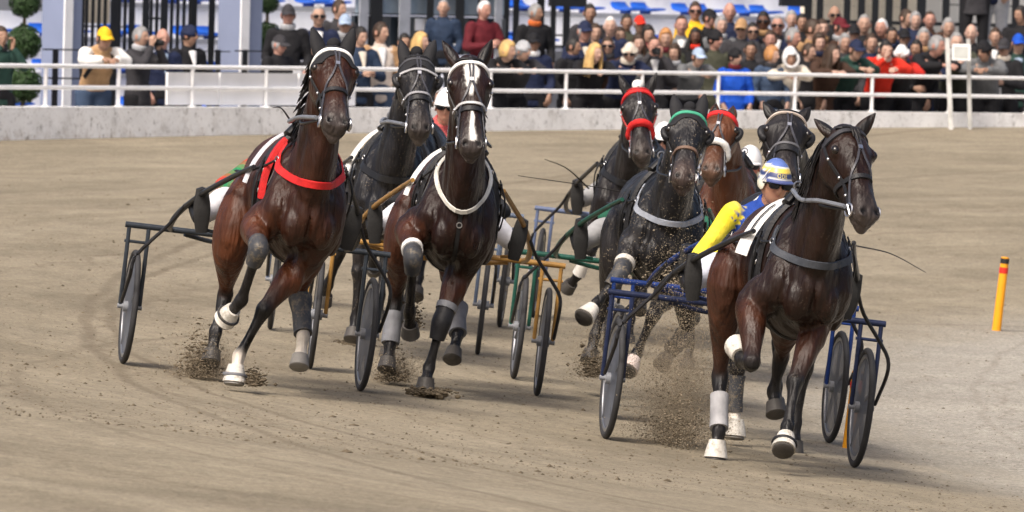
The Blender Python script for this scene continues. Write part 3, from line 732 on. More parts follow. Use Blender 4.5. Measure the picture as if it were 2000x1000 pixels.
    def lines(h, martingale=False):
        """thin harness lines: neck strap, check rein along the crest, traces to the shafts"""
        P_, N_ = h.ring_body(.10, 1.22, n=25, a0=-92, a1=92, tilt=-.25); b = B(); b.ribbon(P_ + N_ * .003, N_, .02, .005); b.obj('neck_strap', leather, h.root)
        P, a, s, d = h.hd; t = h.cast((-.2, 0, 1.2 + h.dz), (0, 0, 1))[0] + np.array((.05, 0, .07)); p = h.hp(0, 0, .01)[0]; up = np.array((0, 0, .045))
        b = B(); b.tube([p, p * .65 + t * .35 + up, p * .3 + t * .7 + up, t], .006, n=6, sub=4); b.obj('check_rein', leather, h.br)
        for sg in (-1, 1):
            q0, n0 = h.cast((-.2, 0, 1.32 + h.dz), (0, sg, 0)); q0 = q0 + n0 * .03
            b = B(); b.tube([q0, q0 + (-.3, sg * .05, -.05), q0 + (-.62, sg * .09, -.06)], .008, n=6, sub=3); b.obj('trace', leather, h.root)
            b = B(); b.tube([q0 + (.02, 0, .05), q0 + (.12, sg * .045, -.10), q0 + (.03, sg * .03, -.26), q0 + (-.06, sg * .01, -.1)], .006, n=6, sub=4); b.obj('loose_loop', leather, h.root)
            e = h.bc[6 if sg < 0 else -7]; b = B(); b.tube([e + (0, sg * .01, 0), (e + q0) / 2 + (0, sg * .03, -.02), q0], .007, n=6, sub=3); b.obj('side_strap', leather, h.root)
            r = B(); r.torus(e + np.array((.0, sg * .012, 0)), .017, .004, (.5, sg, 0), n=16, m=6); r.obj('ring', silver, h.root)
        if martingale:
            c = h.bc[20]; pn = [h.cast((-.05, 0, w + h.dz), (1, 0, 0)) for w in np.linspace(c[2] - h.dz, .86, 12)]; b = B(); b.ribbon([q[0] + q[1] * .005 for q in pn], [q[1] for q in pn], .03, .006); o = b.obj('martingale', leather, h.root)
            for i in (3,): r = B(); r.torus(pn[i][0] + pn[i][1] * .014, .016, .004, pn[i][1], n=16, m=6); r.obj('ring', silver, o)
    def saddle(h, pad=BLACK, cloth=WHITE, cloth_side=-1, pad2=None, u=-.22, mark=None, cw=.10):
        b = B(); P_, N_ = h.ring_body(u, n=25, a0=-110, a1=110); b.ribbon(P_ + N_ * .004, N_, .17, .022); o = b.obj('saddle_pad', cmat(pad, .5), h.root); h.sd = o
        P_, N_ = h.ring_body(u + .01, n=44); b = B(); b.ribbon(P_ + N_ * .003, N_, .06, .008, closed=True); b.obj('girth', leather, o)
        b = B(); top = h.cast((u, 0, 1.2 + h.dz), (0, 0, 1))[0]
        b.chain([top + (.06, -.13, -.02), top + (.03, -.07, .045), top + (0, 0, .065), top + (.03, .07, .045), top + (.06, .13, -.02)], [.045] * 5, [.025] * 5, (1, 0, 0), n=12); b.obj('saddle_tree', leather, o)
        for sg in (-1, 1):
            r = B(); r.torus(top + (.04, sg * .07, .085), .022, .005, (1, 0, 0), n=18, m=6); r.obj('terret', silver, o)
            for wq in (1.30, 1.18, 1.05):
                p, n = h.cast((u, 0, wq + h.dz), (0.15, sg, 0)); r = B(); r.torus(p + n * .03, .02, .0055, n, n=16, m=6); r.obj('buckle', silver, o)
                r = B(); r.tube([p + n * .034 + (.03, 0, .05), p + n * .038 + (0.01, 0, -.02), p + n * .028 + (-.02, 0, -.10)], .009, sub=2); r.obj('tug_strap', leather, o)
        if pad2:
            P_, N_ = h.ring_body(u + .13, n=15, a0=20 * cloth_side, a1=95 * cloth_side); b = B(); b.ribbon(P_ + N_ * .010, N_, .075, .028); b.obj('coloured_pad', cmat(pad2, .6), o)
        if cloth is not None:
            # stiff number cloth standing off the flank
            P_, N_ = h.ring_body(u - .12, n=14, a0=12 * cloth_side, a1=78 * cloth_side); N2 = N_ + np.array((.25, 0, .2)); 
            ctr = P_ + N_ * (np.linspace(.03, .07, len(P_)))[:, None]
            b = B(); b.ribbon(ctr, N2, cw, .006); c_ = b.obj('number_cloth', cmat(cloth, .7), o)
            if mark:
                b = B(); b.ribbon(ctr[2:10] + N2[2:10] * .008 + (.02, 0, 0), N2[2:10], .014, .003); b.obj('number_mark', cmat(BLACK), c_)
    def mane(h, side=-1, n=46, ln=.2, forelock=True):
        P, a, s, d = h.hd; b = B(); rnd = random.Random(3)
        R1 = np.array((.0, 0, 1.50 + h.dz)); Pp = P - d * .06 - a * .02
        for i in range(n):
            t = i / (n - 1); c = R1 * (1 - t) + Pp * t
            nd = nrm(Pp - R1); up = nrm(np.array((-nd[2], 0, nd[0]))); p, nn = h.cast(c - up * .08, up)
            l_ = ln * rnd.uniform(.5, 1.15); q = p + up * .012
            out = np.array((rnd.uniform(-.05, .05), side * .045, 0))
            b.chain([p - up * .015, q + out * .6, q + out * 1.5 + np.array((rnd.uniform(-.05, .02), side * .03, -l_ * .45)), q + out * 1.8 + np.array((rnd.uniform(-.09, .02), side * .05, -l_))], [.014, .016, .012, .002], [.008, .008, .006, .002], nd, n=6, sub=3)
        if forelock:
            for i in range(9):
                p, nn = h.hp(.0, rnd.uniform(-18, 18), .004); q, n2 = h.hp(.17 + rnd.uniform(-.04, .06), rnd.uniform(-14, 14), .012); mid = (p + q) / 2 + nn * .02
                b.chain([p, mid, q], [.009, .011, .002], [.006, .006, .002], s, n=6, sub=3)
        b.obj('mane', hair_m, h.root)
    def tail(h, sway=0.0):
        b = B(); rnd = random.Random(5); z = 1.36 + h.dz
        for i in range(34):
            v = rnd.uniform(-.04, .04); b.chain([(-1.30, v * .6, z), (-1.42, v, z - .06), (-1.62 + rnd.uniform(-.05, .05), v * 2 + sway * .3, z - .22), (-1.8 + rnd.uniform(-.08, .08), v * 3 + sway, z - .42 - rnd.uniform(0, .1))], [.02, .02, .017, .002], None, (0, 1, 0), n=6, sub=3)
        b.obj('tail', hair_m, h.root)

GRP = 'racing horses in harness'
def J(*a): return a
H = {}
H[1] = Horse('bay horse in red breast collar and dark ear hood, leftmost of the field', 545, 51.2, 0, 0.5,
    poll=(652, 104, .60), muz=(655, 256, 1.04), ears=((610, 56, .55), (690, 58, .55)), coat=(.029, .0100, .0052), coat2=(.072, .023, .0095), hyaw=3, socks=('FL', 'HL'), group=GRP,
    legs=dict(FR=[(500, 440, .12), (505, 486, .50), (472, 585, .30), (446, 616, .20)], FL=[(588, 515, .08), (516, 605, .22), (467, 695, .22), (459, 732, .28)],
              HR=[(452, 470, -.78), (440, 575, -1.05), (421, 648, -.95), (414, 690, -.90)], HL=[(600, 490, -.80), (586, 572, -.98), (592, 656, -.80), (586, 700, -.74)]))
H[3] = Horse('dark bay horse with white blaze and white V-shaped breast collar', 848, 53.9, -3, .5,
    poll=(917, 122, .66), muz=(921, 300, 1.02), ears=((862, 76, .6), (966, 66, .6)), coat=(.0145, .006, .0042), coat2=(.05, .0165, .008), group=GRP,
    white_face=[(.09, .14, .026, .048, 0), (.14, .22, .048, .046, .002), (.22, .30, .046, .028, 0), (.30, .44, .028, .004, -.008), (.60, .72, .007, .013, 0), (.72, .91, .013, .023, .002)],
    legs=dict(FR=[(800, 445, .12), (807, 503, .46), (800, 608, .26), (801, 640, .19)], FL=[(898, 530, .05), (862, 630, .18), (838, 718, .18), (832, 744, .24)],
              HR=[(785, 470, -.80), (772, 585, -1.05), (762, 672, -.95), (757, 706, -.90)], HL=[(892, 515, -.78), (892, 595, -.96), (894, 652, -.80), (886, 688, -.72)]))
H[8] = Horse('dark bay horse with head turned, leading at right with plain grey breast strap', 1526, 48.5, -4.5, 0,
    poll=(1652, 258, .70), muz=(1693, 434, 1.05), ears=((1590, 232, .66), (1710, 221, .66)), coat=(.0145, .0066, .0045), coat2=(.048, .0175, .009), hyaw=22, group=GRP, dz=-.035,
    legs=dict(FR=[(1470, 590, .14), (1468, 708, .40), (1448, 704, .13), (1441, 684, .04)], FL=[(1602, 612, .08), (1553, 746, .30), (1538, 834, .42), (1532, 866, .49)],
              HR=[(1420, 560, -.78), (1406, 735, -1.0), (1404, 842, -.82), (1399, 880, -.78)], HL=[(1540, 610, -.75), (1526, 695, -1.05), (1511, 765, -1.08), (1514, 792, -1.04)]))
h = H[1]; h.bridle(brow=WHITE, brow_w=.03, nose=BLACK, hood=BLACK, pole=True); h.saddle(pad=BLACK, cloth=(.55, .55, .58), pad2=RED, cw=.055); h.breast(1.25, 1.46, cmat(RED), .048, 94); h.mane(-1, ln=.16, forelock=False); h.tail()
h.knee_boot('FR', DGREY); h.bell('FR', BOOTW, DGREY); h.bell('FL', BOOTW, MGREY); h.leg_sleeve('HL', 1, .12, .95, DGREY, 'shin_boot')
h = H[3]; h.bridle(brow=WHITE, brow_w=.026, nose=BLACK, nose_w=.034, nose2=(.5, .5, .5)); h.saddle(cloth=WHITE, cw=.075); h.breast(1.14, 1.52, cmat((.62, .60, .54)), .030, 78, vpow=.9, smooth=3); h.mane(1, ln=.14, forelock=False); h.tail()
h.knee_boot('FR', DGREY, WHITE); h.knee_boot('FL', BLACK, MGREY); h.leg_sleeve('HL', 1, .1, .98, MGREY, 'shin_boot'); h.leg_sleeve('HR', 1, .3, .98, MGREY, 'shin_boot')
h = H[8]; h.bridle(brow=(.03, .03, .035), brow_w=.03, nose=BLACK, pole=True); h.saddle(cloth=WHITE, mark=True, cw=.15); h.breast(1.20, 1.38, cmat((.045, .05, .06)), .046, 92); h.mane(-1, n=80, ln=.30); h.tail()
h.bell('FR', BOOTW); h.bell('FL', BOOTW, BLACK); h.bell('HR', BOOTW); h.leg_sleeve('HR', 1, .35, .95, (.30, .30, .31), 'cannon_wrap', .003)
H[1].lines(); H[3].lines(True); H[8].lines()
# ------------------------------------------------------------------ people
def two_tone(name, rough, bump=0, bscale=40, spec=0.4, var=0.1, sss=False, crease=0.0):
    M = mat(name, rough=rough, spec=spec, var=var, nscale=9, bump=bump, bscale=bscale, attr='Col')
    N = M.node_tree.nodes; L = M.node_tree.links; b = N['Principled BSDF']; src = b.inputs['Base Color'].links[0].from_socket
    oi = N.new('ShaderNodeObjectInfo'); x = N.new('ShaderNodeMix'); x.data_type = 'RGBA'; x.blend_type = 'MULTIPLY'; x.inputs[0].default_value = 1
    L.new(src, x.inputs[6]); L.new(oi.outputs['Color'], x.inputs[7]); L.new(x.outputs[2], b.inputs['Base Color'])
    return M
skin_m = two_tone('skin', 0.55, 0.05, 120, 0.35, 0.08)
cloth_m = two_tone('cloth', 0.8, 0.9, 9, 0.2, 0.2)
cloth_m.node_tree.nodes['Bump'].inputs['Distance'].default_value = .03
denim_m = two_tone('trouser_cloth', 0.85, 0.35, 22, 0.2, 0.15)
hairp_m = two_tone('person_hair', 0.55, 0.6, 70, 0.4, 0.3)
shoe_m = mat('shoe_leather', (.015, .015, .016), .45)
glass_m = mat('dark_lens', (.01, .01, .012), .12, var=0)
HEADR = (.098, .077, .120)
def head_pt(az, el, grow=0.0, face=True):
    x, y, z = math.cos(el) * math.cos(az), math.cos(el) * math.sin(az), math.sin(el)
    rx, ry, rz = HEADR
    low = max(0, -z); jaw = 1 - .22 * low ** 1.5
    p = np.array((x * rx * (1 - .10 * low * (x > 0)), y * ry * jaw * (1 - .12 * max(0, x) ** 3), z * rz))
    if x < 0: p[0] *= 1.08; p[2] += .004
    if x > 0 and z < -.5: p[0] += .012 * min(1, (-.5 - z) * 2.5)
    if face and not grow:
        g = lambda a0, e0, wa, we: math.exp(-((az - a0) / wa) ** 2 - ((el - e0) / we) ** 2)
        p[0] += .024 * g(0, -.20, .15, .13) + .012 * g(0, -.02, .12, .16) + .008 * g(0, -.60, .34, .10) - .006 * g(0, -.48, .4, .05)
        for s in (-1, 1): p[0] -= .012 * g(s * .40, .06, .2, .12); 
        p[0] += .006 * (g(.35, .23, .3, .07) + g(-.35, .23, .3, .07))
    return p * (1 + grow)
def head_mesh(b, R, c):
    """a head with brow, eye sockets, nose, lips, chin and ears; R: 3x3 axes (fwd, left, up)"""
    na, ne = 40, 26; vs = []; cs = []; fs = []
    for i in range(ne + 1):
        el = -math.pi / 2 + math.pi * i / ne
        for j in range(na):
            az = 2 * math.pi * j / na - math.pi
            vs.append(c + R.T @ head_pt(az, el)); k = np.array((1.0, 1.0, 1.0))
            g = lambda a0, e0, wa, we: math.exp(-((az - a0) / wa) ** 2 - ((el - e0) / we) ** 2)
            e = min(1, 1.1 * (g(.40, .055, .15, .05) + g(-.40, .055, .15, .05))); k = k * (1 - .82 * e)
            e = min(1, .8 * (g(.40, .21, .2, .035) + g(-.40, .21, .2, .035))); k = k * (1 - .6 * e)
            e = min(1, g(0, -.52, .24, .055)); k = k * (1 - e * np.array((.2, .5, .5)))
            e = min(1, g(.5, -.2, .25, .2) + g(-.5, -.2, .25, .2)); k = k * (1 - e * np.array((0, .12, .12)))
            cs.append(tuple(k))
    for i in range(ne):
        for j in range(na):
            a = i * na + j; d = i * na + (j + 1) % na; fs.append((a, d, d + na, a + na))
    b.add(vs, fs, cs)
    for s in (-1, 1): b.ball(c + R.T @ np.array((-.006, s * .079, -.005)), (.022, .012, .034), (1, .85, .82), R, n=10, m=6)
def hand(b, w, d, up, curl=.6, flip=1):
    """palm + five fingers; w wrist, d pointing along the forearm, up = back of the hand"""
    d = nrm(d); up = nrm(up - d * (up @ d)); s = np.cross(d, up) * flip
    b.chain([w - d * .03, w + d * .01, w + d * .05, w + d * .09], [.027, .031, .040, .040], [.024, .022, .018, .014], s, n=10, sub=2)
    for i, (o, l) in enumerate(((-.030, .066), (-.010, .076), (.010, .071), (.029, .056))):
        p = w + d * .085 + s * o; q = p + (d * math.cos(curl) - up * math.sin(curl)) * l * .5; r = q + (d * math.cos(curl * 2.2) - up * math.sin(curl * 2.2)) * l * .5
        b.chain([p - d * .01, p, q, r], [.010, .0105, .0095, .008], None, s, n=7, sub=2)
    p = w + d * .025 - s * .03; q = p + d * .03 - s * .022 - up * .012; r = q + d * .032 - up * .012 + s * .004
    b.chain([p + s * .01, p, q, r], [.014, .013, .0115, .009], None, up, n=7, sub=2)
def headframe(yaw, pitch, roll=0):
    y, p = math.radians(yaw), math.radians(pitch)
    f = np.array((math.cos(p) * math.cos(y), math.cos(p) * math.sin(y), math.sin(p))); l = np.array((-math.sin(y), math.cos(y), math.sin(math.radians(roll)))); l = nrm(l - f * (l @ f)); u = np.cross(f, l)
    return np.array([f, l, u])
def figure(j, vox=.016, torso=(1, 1, 1), sleeve=(1, 1, 1), hem=-.14, puff=1.0, jacket=True, cvox=.018, lower=None):
    """returns meshes: body (one skin), jacket, trousers, shoes + head transform"""
    R = headframe(*j.get('look', (0, 0, 0))); hc = np.array(j['head']); pel = np.array(j['pel']); ch = np.array(j['chest']); nk = np.array(j['neck'])
    A = lambda k: [np.array(q, float) for q in j[k]]
    sh, el, wr, hp, kn, an = A('sh'), A('el'), A('wr'), A('hip'), A('kn'), A('an')
    def limbs(b, g, arms=True, legs=True, ca=(1, 1, 1), wend=1.0):
        if arms:
            for i in (0, 1):
                we = el[i] + (wr[i] - el[i]) * wend
                b.chain([sh[i] * .85 + ch * .15, sh[i], sh[i] * .5 + el[i] * .5, el[i], el[i] * .55 + we * .45, we], np.array([.062, .064, .050, .043, .041, .030]) + g, None, (.3, .2, 1), ca if isinstance(ca, list) else [ca] * 6, n=12, sub=4)
        if legs:
            for i in (0, 1): b.chain([hp[i], hp[i] * .6 + kn[i] * .4, kn[i], kn[i] * .6 + an[i] * .4, an[i]], np.array([.095, .084, .060, .058, .040]) + g, None, (0, 1, 0), n=12, sub=3)
    lat = nrm(sh[0] - sh[1])
    def trunk(b, g, c=(1, 1, 1), h=0.0):
        up = nrm(ch - pel); sm = (sh[0] + sh[1]) / 2
        b.chain([pel + up * (h - .02), pel + up * .04, (pel + ch) / 2, ch, sm + up * .02, sm * .4 + nk * .6 + up * .01], np.array([.148, .152, .142, .158, .138, .07]) * (1 + g * 4), np.array([.10, .108, .105, .118, .085, .06]) * (1 + g * 5), lat, [c] * 6, n=20, sub=4, pw=2.3)
    b = B(); trunk(b, -.012); limbs(b, -.008); b.chain([(sh[0] + sh[1]) / 2, nk, hc - R[2] * .06 - R[0] * .01], [.07, .055, .055], None, lat, n=12, sub=3)
    ex = B(); head_mesh(ex, R, hc)
    hd = j.get('hand', ((1, 0, 0), (1, 0, 0))); hu = j.get('handup', ((0, 0, 1), (0, 0, 1)))
    for i in (0, 1): hand(ex, wr[i], np.array(hd[i], float), np.array(hu[i], float), j.get('curl', .6), (1, -1)[i])
    out = {'body': union('body', b, vox, 2, ex)}; out['body'].materials.append(skin_m)
    b = B(); trunk(b, .022 * puff, torso, hem + .02); limbs(b, .014 * puff, True, False, sleeve, .93)
    if lower:   # coat skirt
        for q in (0,): b.chain([pel + np.array((0, 0, .05)), pel + np.array((0, 0, -.2)), pel + np.array((0, 0, lower))], [.185, .19, .2], [.14, .15, .16], lat, [torso] * 3, n=20, sub=2, cap=.05)
    b.chain([(sh[0] + sh[1]) / 2 + np.array((0, 0, .03)), nk + np.array((0, 0, .015)), nk + (hc - nk) * .28], [.085, .074, .070], None, lat, [torso] * 3, n=14, sub=2, cap=.05)   # collar
    out['jacket'] = union('jacket', b, cvox, 2, blend=1); out['jacket'].materials.append(cloth_m)
    b = B(); b.chain([pel + np.array((0, 0, .06)), pel + np.array((0, 0, -.06))], [.168, .165], [.128, .128], lat, n=18, sub=2); limbs(b, .018, False, True)
    out['trousers'] = union('trousers', b, .024, 2); out['trousers'].materials.append(denim_m)
    b = B(); toe = j.get('toe', ((.17, 0, -.045), (.17, 0, -.045)))
    for i in (0, 1):
        t = np.array(toe[i], float); dn = nrm(np.array(j.get('sole', (0, 0, -1)), float)); a0 = an[i]
        b.chain([a0 - t * .28 + dn * .045, a0 + dn * .045, a0 + t * .5 + dn * .04, a0 + t + dn * .02], [.034, .042, .048, .034], [.045, .050, .036, .026], np.cross(dn, t), n=12, sub=3)
        b.chain([a0 - dn * .10, a0 - dn * .03, a0 + dn * .03], [.058, .054, .05], None, np.cross(dn, t), n=12, sub=2)
    out['shoes'] = b.me('shoes'); out['shoes'].materials.append(shoe_m)
    M = np.eye(4); M[:3, :3] = R.T; M[:3, 3] = hc; out['headM'] = mw(M)
    return out
# ---- things worn on the head (head space)
def shell(fn, grow, amin, name, mt, na=36, ne=16, rag=0.0, flare=0.0):
    """dome over the skull; fn(az) gives the lower edge"""
    b = B(); vs = []; fs = []; rnd = random.Random(1)
    for i in range(ne + 1):
        for j in range(na):
            az = 2 * math.pi * j / na - math.pi; lo = fn(az) + (rnd.uniform(-rag, rag) if i == 0 else 0); el = lo + (math.pi / 2 - lo) * i / ne
            g = grow if i > 0 else max(0.0, grow - amin)
            p = head_pt(az, el, 0, False) * (1 + g + (rnd.uniform(-.5, .5) * rag if i < ne else 0) + flare * (1 - i / ne) ** 2); vs.append(p)
    for i in range(ne):
        for j in range(na):
            a = i * na + j; d = i * na + (j + 1) % na; fs.append((a, d, d + na, a + na))
    b.add(vs, fs); return b
def sm_(x, a, c): x = min(1, max(0, (x - a) / (c - a))); return x * x * (3 - 2 * x)
HW = {}
def headwear():
    line = lambda az: .62 - 1.05 * sm_(abs(az), .75, 1.25) - .15 * sm_(abs(az), 1.6, 2.4)
    HW['short'] = shell(line, .065, .065, 'hair', hairp_m, rag=.06).me('hair')
    HW['thin'] = shell(lambda az: .35 + .48 * (1 - sm_(abs(az), .9, 1.6)) - .75 * sm_(abs(az), 1.0, 1.6), .05, .05, 'hair', hairp_m, rag=.05).me('hair')
    b = B(); vs = []; fs = []          # bald crown with a ring of hair
    for i in range(5):
        for j in range(25):
            az = math.radians(75 + 210 * j / 24); el = -.45 + .65 * i / 4; vs.append(head_pt(az, el, 0, False) * (1.0 + (.07 if 0 < i < 4 and 0 < j < 24 else -.02)))
    for i in range(4):
        for j in range(24): fs.append((i * 25 + j, i * 25 + j + 1, (i + 1) * 25 + j + 1, (i + 1) * 25 + j))
    b.add(vs, fs); HW['bald'] = b.me('hair')
    b = shell(line, .11, .1, 'hair', hairp_m, rag=.05); rnd = random.Random(4)
    for k in range(54):
        az = rnd.uniform(1.15, 2 * math.pi - 1.15); az = az if az < math.pi else az - 2 * math.pi; p = head_pt(az, .2, 0, False) * 1.08; l = rnd.uniform(.20, .30)
        b.chain([p, p * (1.08, 1.1, 0) + (0, 0, -.05), p * (1.0, 1.18, 0) + (rnd.uniform(-.02, .02), rnd.uniform(-.02, .02), -l * .65), p * (.95, 1.2, 0) + (rnd.uniform(-.03, .03), rnd.uniform(-.03, .03), -l)], [.02, .024, .022, .005], [.014, .016, .013, .004], (0, 0, 1) if False else (-math.sin(az), math.cos(az), 0), n=6, sub=2)
    HW['long'] = b.me('hair')
    b = shell(lambda az: .60 - 1.2 * sm_(abs(az), .8, 1.2) - .1 * sm_(abs(az), 1.6, 2.4), .17, .14, 'hair', hairp_m, rag=.08); HW['bob'] = b.me('hair')
    # peaked cap
    b = shell(lambda az: .36 - .10 * sm_(abs(az), .8, 1.5), .11, .03, 'cap', cloth_m); vs = []; fs = []
    for k, th in enumerate((0, .008)):
        for i in range(4):
            for j in range(13):
                az = -1.05 + 2.1 * j / 12; p = head_pt(az, .34, 0, False) * 1.08; e = np.array((math.cos(az * .6), math.sin(az * .6) * .55, 0)); vs.append(p + e * (.085 * i / 3) * math.cos(az * 1.2) + np.array((0, 0, th - .018 * (i / 3) ** 2 - .03 * abs(math.sin(az)) * i / 3)))
    o = 52
    for i in range(3):
        for j in range(12): fs += [(i * 13 + j, i * 13 + j + 1, (i + 1) * 13 + j + 1, (i + 1) * 13 + j), (o + i * 13 + j, o + (i + 1) * 13 + j, o + (i + 1) * 13 + j + 1, o + i * 13 + j + 1)]
    for j in range(12): fs.append((39 + j, 39 + j + 1, o + 39 + j + 1, o + 39 + j))
    b.add(vs, fs); HW['cap'] = b.me('cap')
    b = shell(lambda az: .30 - .45 * sm_(abs(az), .9, 1.8), .13, .03, 'beanie', cloth_m); b.torus((-.006, 0, .03), .092, (.012, .026), (.22, 0, 1), n=36, m=8); HW['beanie'] = b.me('beanie')
    b = shell(lambda az: .45 - 1.5 * sm_(abs(az), .75, 1.05), .30, .05, 'hood', cloth_m); b.torus((.055, 0, -.005), .098, (.020, .024), (1, 0, .12), n=32, m=8); HW['hood'] = b.me('hood')
    # driver helmet with a peak and ear pieces
    b = shell(lambda az: .22 - .45 * sm_(abs(az), .9, 1.3), .26, .05, 'helmet', cloth_m, ne=18); HW['helmet'] = b
    b = B()
    for s in (-1, 1):
        b.loft([np.array((.094, s * .036, .006)), np.array((.104, s * .036, .006))], [np.array((0, 1, 0))] * 2, [np.array((0, 0, 1))] * 2, [.031, .028], [.022, .019], [(1, 1, 1)] * 2, 12, pw=2.6)
        b.tube([(.094, s * .064, .012), (.05, s * .080, .012), (-.01, s * .084, .008)], .004)
    b.tube([(.106, -.012, .012), (.106, .012, .012)], .004); HW['glasses'] = b.me('sunglasses')
headwear()
for k in ('short', 'thin', 'bald', 'long', 'bob'): HW[k].materials.append(hairp_m)
for k in ('cap', 'beanie', 'hood'): HW[k].materials.append(cloth_m)
HW['glasses'].materials.append(glass_m)
# ------------------------------------------------------------------ sulkies and drivers
tyre_m = mat('tyre_rubber', (.035, .035, .037), .75, var=.2, bump=.2, bscale=80)
disc_m = mat('wheel_disc', (.13, .145, .18), .4, var=.25, nscale=5)
def _see_through():
    N = disc_m.node_tree.nodes; L = disc_m.node_tree.links; t = N.new('ShaderNodeBsdfTransparent'); x = N.new('ShaderNodeMixShader'); x.inputs[0].default_value = .68
    L.new(t.outputs[0], x.inputs[1]); L.new(N['Principled BSDF'].outputs[0], x.inputs[2]); L.new(x.outputs[0], N['Material Output'].inputs[0])
_see_through()
rim_m = mat('wheel_rim', (.33, .34, .36), .3, metal=.8, var=.1)
def sulky(F0, label, paint, shaft_c, axle=-2.0, spoke=None, wheels_open=False, tip=None, half=.75, wheel_yaw=0):
    M = F0.M.copy(); M[:3, 3] = (F0.M @ np.array((axle, 0, 0, 1)))[:3]
    gx, gy = M[0, 3], M[1, 3]; M[2, 3] = gz(gx, gy)
    r = empty('sulky', mw(M)); tag(r, label, 'sulky', 'racing sulkies behind the horses')
    pm = cmat(paint, .3); sm = cmat(shaft_c, .35); R = .352
    for sg in (-1, 1):
        v = sg * half
        b = B(); b.torus((0, v, R), R - .022, (.022, .019), (0, 1, 0), n=56, m=10); w = b.obj('wheel', tyre_m, r)
        b = B(); b.torus((0, v, R), R - .052, (.016, .013), (0, 1, 0), n=56, m=8); b.obj('rim', rim_m, w)
        b = B()
        for q in range(10 if wheels_open else 5):
            t = 2 * math.pi * q / (10 if wheels_open else 5) + .3; e = np.array((math.cos(t), 0, math.sin(t)))
            b.chain([np.array((0, v, R)) + e * .02, np.array((0, v, R)) + e * .3], [.016 if wheels_open else .03, .012 if wheels_open else .02], [.012, .010], np.array((0, 1, 0)) if False else np.cross(e, (0, 1, 0)), sub=1, n=8)
        b.obj('spokes', cmat((.07, .075, .085), .4), w)
        if not wheels_open:
            b = B(); b.loft([np.array((0, v - .013, R)), np.array((0, v - .005, R)), np.array((0, v + .005, R)), np.array((0, v + .013, R))], [np.array((1.0, 0, 0))] * 4, [np.array((0, 0, 1.0))] * 4, [.06, R - .05, R - .05, .06], [.06, R - .05, R - .05, .06], [(1, 1, 1)] * 4, 40, cap=.02); b.obj('disc', disc_m, w)
        b = B(); b.tube([(0, v - .075, R), (0, v + .075, R)], .016, n=10); b.tube([(0, v - .04, R), (0, v + .04, R)], .034, n=14); b.obj('hub', cmat((.22, .23, .25), .35), w)
        for o in (-.06, .06):
            b = B(); b.tube([(0, v + o, R - .01), (.01, v + o, .62), (.0, v + o, .845)], .0135, n=8); b.obj('fork', pm, r)
        b = B(); b.tube([(.0, v - .08, .75), (.0, v + .08, .75)], .010, n=8); b.obj('fork_brace', pm, r)
        # shaft rising to the saddle
        tp = np.array(tip if tip else (1.80, .285, 1.31)) * (1, sg, 1)
        b = B(); b.tube([(0, sg * .54, .85), (.18, sg * .565, .875), (.45, sg * .555, .96), (.9, sg * .475, 1.10), (1.4, sg * .36, 1.23), tp], [.017, .018, .018, .017, .016, .014], n=10, sub=4); b.obj('shaft', sm, r)
        # guard bow in front of the wheel
        b = B(); b.tube([(.62, sg * .535, 1.02), (.52, sg * .60, .90), (.46, sg * (half - .02), .76), (.43, sg * (half + .05), .66), (.40, sg * (half + .06), .56), (.10, sg * (half + .062), R + .03)], .0115, n=8, sub=3); b.obj('wheel_guard', cmat(BLACK, .4), r)
        # foot rest
        b = B(); b.tube([(.80, sg * .49, 1.055), (.84, sg * .49, .98), (.83, sg * .46, .90), (.80, sg * .36, .88)], .011, n=8, sub=3); b.obj('stirrup', pm, r)
    b = B(); b.tube([(0, -half - .085, .85), (0, half + .085, .85)], .019, n=12); b.obj('crossbar', pm, r)
    b = B(); b.tube([(-.02, -.45, .83), (-.10, -.25, .80), (-.12, 0, .79), (-.10, .25, .80), (-.02, .45, .83)], .015, n=8, sub=3); b.obj('rear_brace', pm, r)
    b = B(); b.chain([(-.22, 0, .88), (-.1, 0, .895), (.12, 0, .89)], [.15, .17, .12], [.022, .03, .022], (0, 1, 0), n=16, sub=3, pw=3); st = b.obj('seat', cmat(BLACK, .5), r)
    b = B(); b.chain([(-.25, 0, .88), (-.27, 0, .99)], [.14, .13], [.016, .014], (0, 1, 0), n=14, sub=1, pw=3); b.obj('seat_back', cmat(BLACK, .5), st)
    return r, M

